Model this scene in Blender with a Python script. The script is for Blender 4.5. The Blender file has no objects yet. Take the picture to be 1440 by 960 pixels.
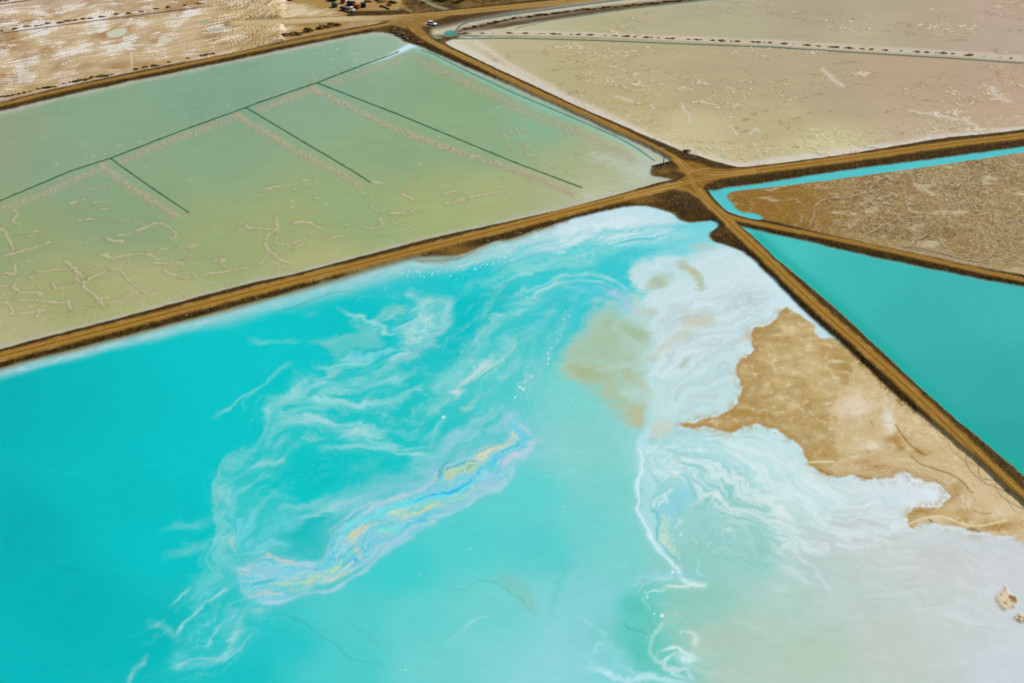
import bpy, math, random
import numpy as np

# ------------------------------------------------------------------ camera, light, exposure
scene = bpy.context.scene
COL = scene.collection
CAM_H, PITCH, FPX = 220.0, math.radians(33.0), 1700.0     # metres, down-tilt, focal length in px of a 1440 px frame
SP, CP = math.sin(PITCH), math.cos(PITCH)
cam_d = bpy.data.cameras.new('camera'); cam = bpy.data.objects.new('camera', cam_d); COL.objects.link(cam)
cam.location = (0, 0, CAM_H); cam.rotation_euler = (math.pi/2 - PITCH, 0, 0)
cam_d.sensor_width = 36.0; cam_d.lens = 36.0*FPX/1440.0; cam_d.clip_start = 1.0; cam_d.clip_end = 20000.0
scene.camera = cam

SUN_EL, SUN_AZ = math.radians(48), math.radians(58)       # azimuth measured from +Y (away from camera) towards +X
w = bpy.data.worlds.new('World'); scene.world = w; w.use_nodes = True
nt = w.node_tree; bg = nt.nodes['Background']
sky = nt.nodes.new('ShaderNodeTexSky'); sky.sky_type = 'NISHITA'; sky.sun_disc = False
sky.sun_elevation = SUN_EL; sky.sun_rotation = SUN_AZ; sky.altitude = 1300; sky.dust_density = 2.5; sky.air_density = 1.0
nt.links.new(sky.outputs['Color'], bg.inputs['Color']); bg.inputs['Strength'].default_value = 0.11
sd = bpy.data.lights.new('sun', 'SUN'); sd.energy = 3.3; sd.angle = math.radians(4.0); sd.color = (1.0, 0.93, 0.83)
so = bpy.data.objects.new('sun', sd); COL.objects.link(so)
so.rotation_euler = (math.pi/2 - SUN_EL, 0, math.pi - SUN_AZ); so.location = (0, 0, 400)
scene.view_settings.view_transform = 'Standard'; scene.view_settings.look = 'None'
scene.view_settings.gamma = 1.0; scene.view_settings.use_curve_mapping = False
scene.view_settings.exposure = 0.12
GAIN = np.array([1.20, 1.16, 1.22], np.float32)           # brightness of a white horizontal sheet under this light

DU, DV_FAR, DV_NEAR = 1.4, 0.8, 1.3                       # ground sampling: row spacing follows the foreshortening
rng = np.random.default_rng(7); random.seed(7)
f32 = np.float32

# ------------------------------------------------------------------ survey: sight line -> ground
def G(u, v, z=0.0):
    dx = (np.asarray(u, float) - 720)/FPX; dy = (480 - np.asarray(v, float))/FPX
    t = (CAM_H - z)/(SP - dy*CP)
    return t*dx, t*(CP + dy*SP)
def GP(pts, z=0.0):
    a = np.array(pts, float); x, y = G(a[:, 0], a[:, 1], z); return np.stack([x, y], 1)
def at(u, v, z=0.0):
    x, y = G(u, v, z); return (float(x), float(y), z)

# ------------------------------------------------------------------ maths helpers
_perm = np.random.default_rng(3).permutation(256).astype(np.int32); _perm = np.concatenate([_perm, _perm])
_ga = np.random.default_rng(5).random(256)*2*np.pi
_gx, _gy = np.cos(_ga).astype(f32), np.sin(_ga).astype(f32)
def noise(x, y, seed=0):
    x = np.asarray(x, f32) + f32(seed*17.31); y = np.asarray(y, f32) - f32(seed*9.77)
    xf = np.floor(x); yf = np.floor(y); xi = xf.astype(np.int32) & 255; yi = yf.astype(np.int32) & 255
    x = x - xf; y = y - yf
    u = x*x*x*(x*(x*6-15)+10); v = y*y*y*(y*(y*6-15)+10)
    x1 = (xi+1) & 255; y1 = (yi+1) & 255
    def g(h, a, b): return _gx[h]*a + _gy[h]*b
    p0, p1 = _perm[xi], _perm[x1]
    n00 = g(_perm[p0+yi], x, y); n10 = g(_perm[p1+yi], x-1, y)
    n01 = g(_perm[p0+y1], x, y-1); n11 = g(_perm[p1+y1], x-1, y-1)
    a = n00 + u*(n10-n00); b = n01 + u*(n11-n01)
    return (a + v*(b-a))*f32(1.5)
def fbm(x, y, s, oct=4, seed=0, gain=0.5):
    r = 0; a = 1.0; fr = 1.0/s; t = 0
    for i in range(oct):
        r = r + a*noise(x*fr, y*fr, seed+i*3); t += a; a *= gain; fr *= 2.03
    return (r/t*1.6).astype(f32)
def sstep(a, b, x):
    t = np.clip((x-a)/(b-a), 0, 1); return t*t*(3-2*t)
def lin(c):
    c = np.asarray(c, float)/255.0
    return np.where(c <= 0.04045, c/12.92, ((c+0.055)/1.055)**2.4).astype(f32)
def mixc(a, b, t): return a + (b-a)*t[..., None]
def seg_dist(px, py, pts, closed=False):
    pts = np.asarray(pts, float); d2 = np.full(px.shape, 1e18, f32)
    n = len(pts)
    for i in range(n if closed else n-1):
        ax, ay = pts[i]; bx, by = pts[(i+1) % n]; ex, ey = bx-ax, by-ay; L = ex*ex+ey*ey+1e-9
        t = np.clip(((px-ax)*ex + (py-ay)*ey)/L, 0, 1)
        q = (px-ax-t*ex)**2 + (py-ay-t*ey)**2; np.minimum(d2, q, out=d2)
    return np.sqrt(d2)
def seg_signed(px, py, pts):
    """distance with the sign of the side (left of travel positive in px space) and position along the line"""
    pts = np.asarray(pts, float); d2 = np.full(px.shape, 1e18, f32); sg = np.ones(px.shape, f32)
    for i in range(len(pts)-1):
        ax, ay = pts[i]; bx, by = pts[i+1]; ex, ey = bx-ax, by-ay; L = ex*ex+ey*ey+1e-9
        t = np.clip(((px-ax)*ex + (py-ay)*ey)/L, 0, 1)
        q = (px-ax-t*ex)**2 + (py-ay-t*ey)**2; c = ex*(py-ay) - ey*(px-ax)
        m = q < d2; d2[m] = q[m]; sg[m] = np.where(c[m] >= 0, 1, -1)
    return np.sqrt(d2)*sg
def inside(px, py, poly):
    poly = np.asarray(poly, float); r = np.zeros(px.shape, bool)
    bb = (px >= poly[:, 0].min()) & (px <= poly[:, 0].max()) & (py >= poly[:, 1].min()) & (py <= poly[:, 1].max())
    x = px[bb]; y = py[bb]; c = np.zeros(x.shape, bool); n = len(poly)
    for i in range(n):
        x0, y0 = poly[i]; x1, y1 = poly[(i+1) % n]
        if y0 == y1: continue
        k = ((y0 > y) != (y1 > y)) & (x < (x1-x0)*(y-y0)/(y1-y0) + x0); c ^= k
    r[bb] = c; return r
def smooth_line(pts, k=2):
    p = np.array(pts, float)
    for _ in range(k):
        q = np.empty((2*len(p), 2)); q[0] = p[0]; q[-1] = p[-1]
        q[1:-1:2] = 0.75*p[:-1] + 0.25*p[1:]; q[2:-1:2] = 0.25*p[:-1] + 0.75*p[1:]; p = q
    return p

def worley(x, y, sc, seed):
    x = x/sc; y = y/sc; xi = np.floor(x).astype(np.int32); yi = np.floor(y).astype(np.int32); f1 = np.full(x.shape, 9.0, f32); f2 = f1.copy()
    for a in (-1, 0, 1):
        for b_ in (-1, 0, 1):
            h = _perm[(_perm[(xi+a+seed) & 255] + yi + b_) & 255]; px = xi + a + (h/256.0); py = yi + b_ + (_perm[h]/256.0); d_ = np.hypot(px-x, py-y); f2 = np.minimum(f2, np.maximum(f1, d_)); f1 = np.minimum(f1, d_)
    return (f2-f1).astype(f32)

# ------------------------------------------------------------------ ground lattice
def axis(c, ml, mh):
    a = []; s = c[1]-c[0]; x = c[0]
    while x > ml: s *= 1.13; x -= s; a.append(x)
    b = []; s = c[-1]-c[-2]; x = c[-1]
    while x < mh: s *= 1.13; x += s; b.append(x)
    return np.concatenate([a[::-1], c, b])
ua = axis(np.arange(-20, 1460, DU), -420, 1860)
va = axis(np.concatenate([np.arange(-15, 525, DV_FAR), np.arange(525, 976, DV_NEAR)]), -130, 1330)
U, V = np.meshgrid(ua, va); U = U.astype(f32); V = V.astype(f32)
X, Y = G(U, V); X = X.astype(f32); Y = Y.astype(f32)
NV, NU = U.shape
# gentle irregularity of every traced outline (metres of wander turned into sight-line offset)
W1x = fbm(X, Y, 9, 3, 1); W1y = fbm(X, Y, 9, 3, 2)
W2x = fbm(X, Y, 30, 3, 3); W2y = fbm(X, Y, 30, 3, 4)
N4 = fbm(X, Y, 4, 3, 5); N1 = fbm(X, Y, 1.0, 2, 6); N20 = fbm(X, Y, 20, 4, 7); N60 = fbm(X, Y, 60, 4, 8)
mpx = (CAM_H/(CP*(V + FPX*math.tan(PITCH) - 480)))        # metres per px sideways
Zs = np.zeros_like(U)                                     # height
C = np.zeros(U.shape + (3,), f32)                         # colour as seen (linear)
R = np.zeros(U.shape, np.int8)                            # region id
NAMES = ['embankment', 'turquoise_pond', 'green_pond', 'salt_pond', 'far_salt_pond', 'teal_pond', 'ditch', 'brown_flat',
         'salt_flat', 'scrubland', 'road', 'sand_flat', 'drainage_ditch', 'small_pool']
ID = {n: i for i, n in enumerate(NAMES)}

# ------------------------------------------------------------------ traced outlines
A = [(-460, 620), (-120, 532), (0, 501), (180, 455), (360, 408), (540, 363), (720, 318), (820, 292), (920, 267), (968, 256)]
B = [(972, 242), (952, 225), (935, 215), (910, 202), (885, 189.5), (860, 177.5), (800, 150), (720, 113.5), (665, 86.5), (627, 69), (600, 55), (588, 46), (577, 36), (568, 28)]
Cc = [(330, 33), (400, 31), (485, 27), (560, 25), (635, 18.5), (720, 10), (800, 2.5), (900, -9), (1200, -45)]
D = [(-460, 247.5), (0, 148), (75, 129), (175, 108), (250, 93.5), (360, 69.8), (460, 50), (535, 36), (572, 29)]
E = [(975, 251), (1040, 242.5), (1080, 237.5), (1205, 221.5), (1330, 203), (1440, 191), (1900, 128)]
F_ = [(972, 252), (980, 265), (990, 279), (1007, 295), (1020, 307), (1034, 321), (1052, 338), (1084, 369), (1130, 414), (1190, 468), (1206, 481), (1280, 548), (1355, 620), (1440, 701), (1900, 1120)]
Gg = [(1018, 303), (1045, 310), (1080, 317), (1180, 336.5), (1280, 358), (1380, 381), (1440, 393), (1900, 495)]
JUNC = [(955, 224), (985, 230), (997, 236), (1022, 238), (1040, 236), (1040, 248), (1008, 253), (992, 259), (987, 266), (991, 279), (979, 278), (967, 270), (945, 266), (955, 253), (966, 246), (953, 240)]
JTOP = [(540, 34), (560, 22), (640, 20), (618, 27), (596, 32), (592, 40), (604, 52), (590, 54), (576, 42), (562, 38)]
ROADS = [(A, 1.3, 3.0), (B, 1.3, 2.1), (Cc, 0.5, 4.6), (D, 1.0, 1.8), (E, 1.5, 3.1), (F_, 1.5, 2.35), (Gg, 1.2, 1.6)]

shore_main = [(-460, 637), (0, 517.5), (120, 487), (240, 456), (360, 424.5), (460, 396.5), (560, 367), (600, 360), (640, 360), (662, 354), (680, 345), (700, 339), (720, 336), (770, 319.5), (820, 304.5), (870, 293.5), (900, 289), (927, 294), (947, 301), (955, 310), (970, 314), (985, 312), (1002, 310.5), (1011, 315), (1007, 321), (999, 326), (996, 332), (1002, 341), (1020, 344.5), (1042, 353), (1060, 366), (1080, 386), (1105, 412), (1130, 437), (1155, 460), (1185, 486), (1215, 513), (1240, 538), (1270, 566), (1295, 586), (1330, 613), (1367, 644), (1405, 681), (1440, 711), (1900, 1130), (1900, 1400), (-460, 1400)]
shore_green = [(-460, 262), (0, 157.5), (75, 139), (175, 117), (250, 102), (360, 79), (450, 60), (500, 50), (530, 45.5), (550, 48), (562, 54), (568, 59), (575, 62), (590, 65.5), (622, 80), (660, 96.5), (720, 121.5), (770, 144), (820, 166), (860, 185.5), (895, 200.5), (916, 211), (935, 220.5), (942, 225.5), (944, 228.5), (917, 235.5), (914.5, 238), (914.5, 248), (930, 250), (947, 253), (925, 257.5), (912, 261), (885, 269.5), (860, 276.5), (795, 294), (720, 310.5), (610, 334), (510, 360), (410, 386.5), (360, 396), (250, 425), (150, 452), (50, 477), (0, 491), (-460, 609)]
shore_b1 = [(625, 60), (635, 66.5), (665, 80.5), (702, 98.5), (720, 106), (820, 153.5), (860, 170), (910, 192), (935, 202), (954, 210), (969, 216), (985, 219.5), (1001, 226), (1022, 231), (1040, 236), (1080, 232), (1180, 219), (1280, 202), (1330, 193.5), (1400, 187.5), (1440, 182), (1900, 110), (1900, 120), (1440, 88), (1330, 80), (1205, 73), (1080, 65), (970, 60), (845, 55), (720, 52), (660, 52), (640, 55)]
shore_b2 = [(668, 46), (720, 38), (770, 29), (895, 11.5), (995, 0), (1100, -12), (1900, -100), (1900, 108), (1440, 81), (1330, 73), (1205, 66), (1080, 57.5), (970, 53.5), (845, 48), (720, 45)]
shore_teal = [(1040, 318), (1052, 322), (1100, 331.5), (1155, 345), (1205, 356.5), (1280, 372.5), (1380, 393), (1440, 403), (1900, 503), (1900, 1080), (1440, 668), (1380, 618), (1330, 577), (1280, 532), (1230, 484), (1180, 438), (1130, 395), (1105, 375), (1086, 359), (1064, 337)]
shore_ditch = [(996, 268), (1006, 281), (1020, 296), (1032, 301), (1055, 308), (1071, 309.5), (1073, 306), (1064, 301), (1045, 299), (1036, 295), (1030, 286), (1021, 277), (1025, 270.5), (1045, 267.5), (1100, 262), (1155, 255), (1240, 243.5), (1330, 231), (1440, 214.5), (1900, 145), (1900, 137), (1440, 207), (1330, 222), (1205, 238), (1155, 245), (1100, 254), (1045, 262), (1020, 264), (1006, 269)]
poly_flat = [(1074, 309), (1064, 301), (1045, 299), (1036, 295), (1030, 286), (1021, 277), (1025, 270.5), (1045, 267.5), (1100, 262), (1155, 255), (1240, 243.5), (1330, 231), (1440, 214.5), (1900, 145), (1900, 482), (1440, 386), (1380, 377.5), (1280, 356), (1180, 334.5), (1130, 321.5), (1090, 312)]
poly_tl = [(-460, 243), (0, 145.5), (75, 127), (175, 105.5), (250, 90.5), (340, 73), (400, 60), (480, 44.5), (545, 31), (500, 30), (485, 22), (500, 16), (560, 15), (568, -10), (575, -150), (-460, -150)]
poly_top = [(572, -150), (560, 10), (580, 19.5), (640, 13), (720, 4.5), (800, -3.5), (900, -15), (1300, -60), (1300, -150)]
poly_pool = [(624, 48), (626, 44.5), (634, 43), (641, 44), (642, 48), (637, 51.5), (629, 52)]
sand = [(1103, 432), (1097, 438), (1095, 447), (1082, 455), (1061, 461), (1058, 474), (1057, 497), (1047, 503), (1036, 513), (1035, 520), (1040, 532), (1043, 551), (1033, 568), (1022, 584), (1004, 585), (985, 589), (966, 594), (955, 602), (972, 602), (990, 599), (1012, 606), (1030, 606), (1040, 600), (1062, 597), (1080, 599), (1095, 606), (1122, 622), (1134, 648), (1140, 656), (1159, 662), (1167, 668), (1188, 672), (1202, 668), (1221, 673.5), (1248, 672.5), (1255, 675), (1257, 666), (1265, 661), (1273, 662), (1282, 674.5), (1311, 676.5), (1323, 685), (1336, 697.5), (1334, 704), (1323, 704), (1327, 710), (1280, 716), (1275, 727), (1273, 743), (1286, 743), (1290, 737), (1307, 731), (1313, 737), (1327, 741), (1355, 743), (1357, 749.5), (1380, 749.5), (1411, 756), (1427, 754), (1440, 760), (1900, 980), (1900, 1100), (1470, 713), (1430, 683), (1390, 646), (1355, 615), (1320, 588), (1290, 568), (1260, 540), (1230, 515), (1190, 488), (1170, 477), (1152, 474), (1149, 462), (1138, 450), (1122, 441)]
isles = [[(1398, 842), (1404, 834), (1409, 831), (1411, 827), (1424, 832), (1430, 842), (1420, 857), (1408, 851)], [(1424, 869), (1432, 862), (1442, 864), (1452, 872), (1440, 876), (1428, 874)]]

wig = 0.40/mpx                                            # about half a metre of wander
Uw = U + wig*(W1x + 0.2*N4); Vw = V + wig*0.5*(W1y - 0.2*N4)
def put(name, poly, u=None, v=None, k=1):
    m = inside(Uw if u is None else u, Vw if v is None else v, smooth_line(poly + [poly[0]], k) if k else poly)
    R[m] = ID[name]; return m
put('scrubland', poly_top, k=0); put('salt_flat', poly_tl, k=0)
put('brown_flat', poly_flat, k=1); put('green_pond', shore_green, k=1); put('salt_pond', shore_b1, k=1); put('far_salt_pond', shore_b2, k=1)
put('teal_pond', shore_teal, k=1); put('turquoise_pond', shore_main, k=1); put('ditch', shore_ditch, k=1); put('small_pool', poly_pool, k=1)
ws = 1.1/mpx
R0 = R.copy(); inM = R == ID['turquoise_pond']
mS = put('sand_flat', sand, U + ws*(W1x*0.9 + 0.5*N4 + 0.4*N1), V + ws*(W1y*0.9 - 0.4*N4 + 0.3*N1), 1)
R[mS & ~inM] = R0[mS & ~inM]; mS &= inM
for q in isles: mS |= put('sand_flat', q, U + ws*(W1x*0.9 + 0.9*N4 + 0.6*N1), V + ws*(W1y*0.6 - 0.7*N4 + 0.5*N1), 1)

# ------------------------------------------------------------------ colour tables (as they look in flat daylight)
def shepard(m, samples, s=28.0):
    """smooth colour from surveyed samples"""
    s_ = np.array(samples, float); cu = np.arange(ua[0], ua[-1]+12, 12); cv = np.arange(va[0], va[-1]+12, 12)
    gu, gv = np.meshgrid(cu, cv); num = np.zeros(gu.shape + (3,)); den = np.zeros(gu.shape)
    cl = lin(s_[:, 2:5])
    for i in range(len(s_)):
        d2 = (gu-s_[i, 0])**2 + (1.5*(gv-s_[i, 1]))**2; wgt = 1/(d2 + s*s)**2
        num += wgt[..., None]*cl[i]; den += wgt
    g = (num/den[..., None]).astype(f32)
    fu = (U[m] + 10*W2x[m] - cu[0])/12; fv = (V[m] + 7*W2y[m] - cv[0])/12
    iu = np.clip(fu.astype(int), 0, len(cu)-2); iv = np.clip(fv.astype(int), 0, len(cv)-2)
    a = np.clip(fu-iu, 0, 1)[:, None]; b = np.clip(fv-iv, 0, 1)[:, None]
    return (g[iv, iu]*(1-a) + g[iv, iu+1]*a)*(1-b) + (g[iv+1, iu]*(1-a) + g[iv+1, iu+1]*a)*b

# ---- line integral convolution along a flow: drawn-out wisps of foam
def flow_field(lines, lo, hi, cs=10):
    u_ = np.arange(lo[0], hi[0]+cs, cs); v_ = np.arange(lo[1], hi[1]+cs, cs); gu, gv = np.meshgrid(u_, v_)
    cxx = np.zeros(gu.shape); sxx = np.zeros(gu.shape)
    for ln in lines:
        p = smooth_line(ln, 2)
        for i in range(len(p)-1):
            m = (p[i]+p[i+1])/2; e = p[i+1]-p[i]; L = math.hypot(*e)
            if L < 1e-6: continue
            th = math.atan2(e[1], e[0]); wgt = L/((gu-m[0])**2 + (gv-m[1])**2 + 150)**1.25
            cxx += wgt*math.cos(2*th); sxx += wgt*math.sin(2*th)
    return u_, v_, cxx, sxx
def lic(win, lines, src, steps=22, turb=0.35, hop=2.0):
    (a, b), (c, d) = win                                   # index ranges rows, cols inside the even part
    uu = U[a:b, c:d]; vv = V[a:b, c:d]
    u_, v_, cx, sx = flow_field(lines, (uu.min(), vv.min()), (uu.max(), vv.max()))
    fu = (uu-u_[0])/10; fv = (vv-v_[0])/10; iu = np.clip(fu.astype(int), 0, len(u_)-2); iv = np.clip(fv.astype(int), 0, len(v_)-2)
    p = fu-iu; q = fv-iv
    def up(g): return (g[iv, iu]*(1-p)+g[iv, iu+1]*p)*(1-q)+(g[iv+1, iu]*(1-p)+g[iv+1, iu+1]*p)*q
    th = 0.5*np.arctan2(up(sx), up(cx)) + turb*(W2x[a:b, c:d] + 0.6*W1x[a:b, c:d])
    dx = np.cos(th).astype(f32); dy = np.sin(th).astype(f32); H_, W_ = dx.shape; ku = hop/DU; kv = (hop/np.gradient(vv[:, 0])).astype(f32)
    acc = src.copy(); n = 1.0
    gy, gx = np.mgrid[0:H_, 0:W_].astype(f32)
    for s in (1, -1):
        px, py = gx.copy(), gy.copy(); ex, ey = dx*s, dy*s
        for k in range(steps):
            px = np.clip(px+ex*ku, 0, W_-1); py = np.clip(py+ey*kv[(py+0.5).astype(np.int32).clip(0, H_-1)], 0, H_-1)
            jx = (px+0.5).astype(np.int32).clip(0, W_-1); jy = (py+0.5).astype(np.int32).clip(0, H_-1)
            wgt = 1.0 - k/(steps+1.0)
            acc += src[jy, jx]*wgt; n += wgt
            nx, ny = dx[jy, jx], dy[jy, jx]; sg = np.where(nx*ex+ny*ey < 0, -1, 1); ex, ey = nx*sg, ny*sg
    acc /= n; acc -= acc.mean(); acc /= acc.std(); return acc
def blur(a, n):
    for _ in range(n):
        a = (a + np.roll(a, 1, 0) + np.roll(a, -1, 0))/3; a = (a + np.roll(a, 1, 1) + np.roll(a, -1, 1))/3
    a = a-a.mean(); return (a/a.std()).astype(f32)
def window(lo_v, hi_v, lo_u=-20, hi_u=1460):
    a = int(np.searchsorted(va, lo_v)); b = int(np.searchsorted(va, hi_v)); c = int(np.searchsorted(ua, lo_u)); d = int(np.searchsorted(ua, hi_u))
    return (a, b), (c, d)

# ================================================================== TURQUOISE POND
streams = [
    [(350, 482), (430, 476), (480, 492), (530, 470), (580, 430), (640, 400), (720, 380), (800, 368), (880, 358), (1000, 322)],
    [(620, 640), (585, 631), (510, 615), (447, 602), (397, 585)], [(607, 629), (545, 627), (515, 612), (495, 585)], [(520, 569), (472, 572), (410, 577)],
    [(367, 622), (372, 605), (387, 562), (415, 551), (447, 537), (480, 512), (510, 490), (550, 500)],
    [(335, 630), (307, 652), (304, 670), (300, 695), (304, 720), (310, 778), (290, 805), (245, 838)],
    [(322, 825), (282, 848), (267, 868), (250, 892)], [(350, 830), (320, 880), (290, 920), (180, 950)],
    [(345, 800), (400, 812), (450, 800), (490, 765), (540, 735), (610, 700), (680, 665), (740, 625), (722, 575), (735, 540), (772, 495), (795, 450), (830, 400), (900, 380)],
    [(395, 782), (435, 791), (460, 765), (480, 740), (540, 705), (620, 670), (720, 625)],
    [(620, 580), (650, 535), (680, 510), (720, 480), (790, 405)], [(600, 470), (620, 430), (640, 400)], [(640, 520), (700, 445), (790, 400)], [(700, 560), (760, 470), (800, 420)],
    [(300, 585), (350, 550), (412, 512)], [(400, 647), (360, 655)], [(420, 720), (500, 690), (600, 660)],
    [(918, 440), (918, 530), (915, 590), (905, 620), (897, 660), (897, 700), (910, 740), (935, 780), (955, 810), (985, 822)],
    [(985, 822), (950, 812), (920, 808), (890, 815), (878, 826)], [(930, 640), (935, 700), (950, 760), (980, 800), (1000, 812)],
    [(740, 640), (820, 650), (880, 640)], [(760, 560), (820, 600), (880, 640)],
    [(1000, 330), (960, 345), (900, 362), (840, 372), (760, 390), (690, 410)],
    [(1060, 372), (1010, 400), (960, 430), (930, 470)], [(1090, 420), (1040, 450), (990, 470), (930, 500)], [(1040, 560), (980, 570), (930, 590)],
    [(960, 610), (1030, 625), (1100, 650), (1180, 690), (1270, 700)], [(960, 650), (1020, 690), (1080, 720), (1160, 735), (1260, 745), (1400, 790)], [(1000, 720), (1060, 760), (1110, 800), (1175, 835), (1300, 840)],
    [(1020, 690), (990, 720), (970, 760)], [(1110, 768), (1140, 808), (1175, 836)], [(1000, 850), (1100, 870), (1250, 900), (1430, 930)],
    [(815, 940), (850, 950), (920, 956), (980, 968)], [(920, 870), (913, 895), (925, 930), (960, 955)], [(960, 885), (975, 905), (970, 925), (940, 935)],
    [(720, 940), (780, 880), (810, 820), (830, 740)], [(560, 960), (640, 900), (700, 860), (760, 800)], [(390, 855), (440, 885), (490, 920), (545, 937), (640, 940)],
    [(380, 845), (430, 825), (520, 785), (560, 755), (690, 690), (752, 620)], [(20, 560), (200, 500), (400, 425), (560, 380), (700, 345), (860, 306)],
    [(60, 700), (200, 680), (300, 660)], [(60, 850), (180, 840)], [(80, 940), (170, 900), (240, 860)]]
(a0, a1), (c0, c1) = window(283, 975)
shp = (a1-a0, c1-c0)
Lf = np.zeros_like(U); Lc = np.zeros_like(U); Lm = np.zeros_like(U)
wn = rng.standard_normal(shp).astype(f32)
Lf[a0:a1, c0:c1] = lic(((a0, a1), (c0, c1)), streams, blur(wn, 1), 9, 0.4)
Lc[a0:a1, c0:c1] = lic(((a0, a1), (c0, c1)), streams, blur(rng.standard_normal(shp).astype(f32), 10), 16, 0.4)
Lm[a0:a1, c0:c1] = lic(((a0, a1), (c0, c1)), streams, blur(rng.standard_normal(shp).astype(f32), 3), 13, 0.4)
M = (R == ID['turquoise_pond']) | mS
mi = np.where(M)
u, v = U[mi], V[mi]; x_, y_ = X[mi], Y[mi]
w1x, w1y, w2x, w2y, n4, n1, n20 = W1x[mi], W1y[mi], W2x[mi], W2y[mi], N4[mi], N1[mi], N20[mi]
lf, lc, lm = Lf[mi], Lc[mi], Lm[mi]
base = np.array([1.0, 1.05, 1.05], f32)*shepard(mi, [(-200, 750, 0, 166, 170), (0, 560, 0, 178, 182), (0, 750, 0, 175, 179), (0, 930, 0, 184, 188), (100, 560, 0, 184, 188), (100, 850, 0, 180, 182), (200, 700, 0, 189, 191), (200, 560, 0, 190, 192), (200, 900, 0, 184, 186), (300, 520, 0, 196, 198), (280, 640, 0, 196, 198), (250, 760, 0, 194, 196), (380, 470, 0, 198, 200), (350, 560, 0, 197, 199), (470, 450, 0, 194, 198), (450, 560, 4, 196, 198), (560, 560, 12, 195, 196), (550, 650, 0, 197, 198), (420, 690, 0, 197, 197), (440, 760, 24, 192, 192), (660, 430, 0, 194, 198), (620, 470, 0, 192, 195), (700, 470, 30, 198, 199), (700, 550, 70, 203, 202), (640, 600, 14, 196, 197), (780, 430, 26, 199, 205), (850, 390, 44, 199, 205), (760, 380, 50, 203, 208), (820, 360, 80, 208, 212), (660, 400, 20, 198, 204), (560, 800, 66, 206, 204), (650, 760, 86, 208, 206), (760, 760, 90, 206, 204), (730, 700, 98, 209, 206), (600, 870, 104, 209, 205), (480, 870, 86, 205, 202), (400, 900, 44, 198, 199), (330, 900, 34, 196, 197), (330, 950, 26, 193, 194), (480, 940, 80, 204, 203), (620, 940, 116, 209, 207), (700, 930, 132, 211, 211), (700, 860, 118, 210, 206), (780, 860, 136, 211, 212), (760, 940, 146, 214, 220), (820, 620, 140, 209, 204), (800, 560, 130, 211, 204), (850, 680, 128, 209, 203), (820, 740, 118, 209, 204), (860, 780, 126, 209, 205), (850, 840, 140, 211, 213), (890, 850, 96, 201, 193), (900, 900, 92, 200, 184), (930, 930, 118, 203, 193), (850, 930, 140, 212, 217), (960, 560, 205, 225, 225), (1000, 480, 212, 228, 230), (1010, 420, 214, 231, 236), (960, 450, 200, 220, 216), (1060, 400, 215, 233, 239), (960, 640, 172, 215, 215), (1020, 650, 190, 225, 225), (1080, 640, 202, 228, 229), (1150, 700, 206, 226, 224), (1000, 720, 160, 211, 205), (960, 700, 150, 211, 210), (1060, 740, 182, 215, 206), (1060, 800, 160, 207, 198), (980, 790, 150, 204, 194), (1000, 850, 155, 204, 190), (960, 870, 150, 204, 190), (1000, 900, 182, 202, 184), (1060, 880, 184, 205, 190), (1100, 820, 186, 207, 199), (1150, 780, 194, 205, 200), (1250, 700, 214, 223, 224), (1300, 700, 219, 225, 230), (1220, 750, 206, 208, 205), (1320, 790, 205, 205, 203), (1400, 790, 209, 209, 213), (1200, 840, 195, 207, 201), (1250, 900, 198, 205, 199), (1130, 920, 187, 202, 184), (1060, 950, 186, 203, 190), (1350, 880, 203, 206, 206), (1420, 900, 208, 211, 218), (1440, 950, 206, 210, 221), (1250, 960, 196, 205, 198), (740, 345, 150, 214, 216), (800, 320, 205, 226, 231), (870, 305, 208, 228, 235), (930, 310, 195, 225, 233), (980, 325, 120, 212, 220), (900, 340, 96, 207, 212), (960, 340, 120, 212, 216), (1020, 365, 208, 228, 231), (1700, 1000, 206, 210, 221)])
def curl(x, y, sc, seed):
    e = 0.06*sc; k = 1.0/sc; a = noise((x)*k, (y+e)*k, seed) - noise(x*k, (y-e)*k, seed); b = noise((x+e)*k, y*k, seed) - noise((x-e)*k, y*k, seed); return a/0.12, -b/0.12
sx, sy = x_.copy(), y_.copy()
for sc, am, sd_ in ((24, 2.4, 101), (10, 1.4, 103), (4.2, 0.7, 105), (1.9, 0.3, 107)):     # the brine folds into itself at ever smaller eddies
    cx_, cy_ = curl(sx, sy, sc, sd_); sx = sx + am*cx_; sy = sy + am*cy_
    if sc == 24: bx0, by0 = sx - x_, sy - y_
mp = mpx[mi]
still = sstep(3, 30, seg_dist(u, v, np.array(shore_main[:48])))                # calm along the banks
full_u = u + (sx - x_)/mp; full_v = v - 0.60*(sy - y_)/mp
fu = u + 0.30*still*(sx - x_)/mp; fv = v - 0.18*still*(sy - y_)/mp         # stirred coordinates for the foam
fus = u + 0.25*still*(sx - x_ - bx0)/mp; fvs = v - 0.15*still*(sy - y_ - by0)/mp
def resample(Lx):
    iu = np.clip(np.searchsorted(ua, u + 0.45*(full_u-u)), 0, NU-1); iv = np.clip(np.searchsorted(va, v + 0.45*(full_v-v)), 0, NV-1); return Lx[iv, iu]
lf, lc, lm = resample(Lf), resample(Lc), resample(Lm)
col = base.copy()
nw = fbm(sx, sy, 8, 5, 45, 0.6); nv_ = fbm(sx, sy, 22, 4, 47)
thread = np.maximum(np.exp(-(lm/0.16)**2), 0.6*np.exp(-(lf/0.2)**2))                                            # thin drawn-out threads
wisp = sstep(-0.75, 1.35, 0.15*lf + 0.40*lm + 0.45*lc + 0.8*nw + 0.45*nv_ + 0.25*thread)
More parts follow.
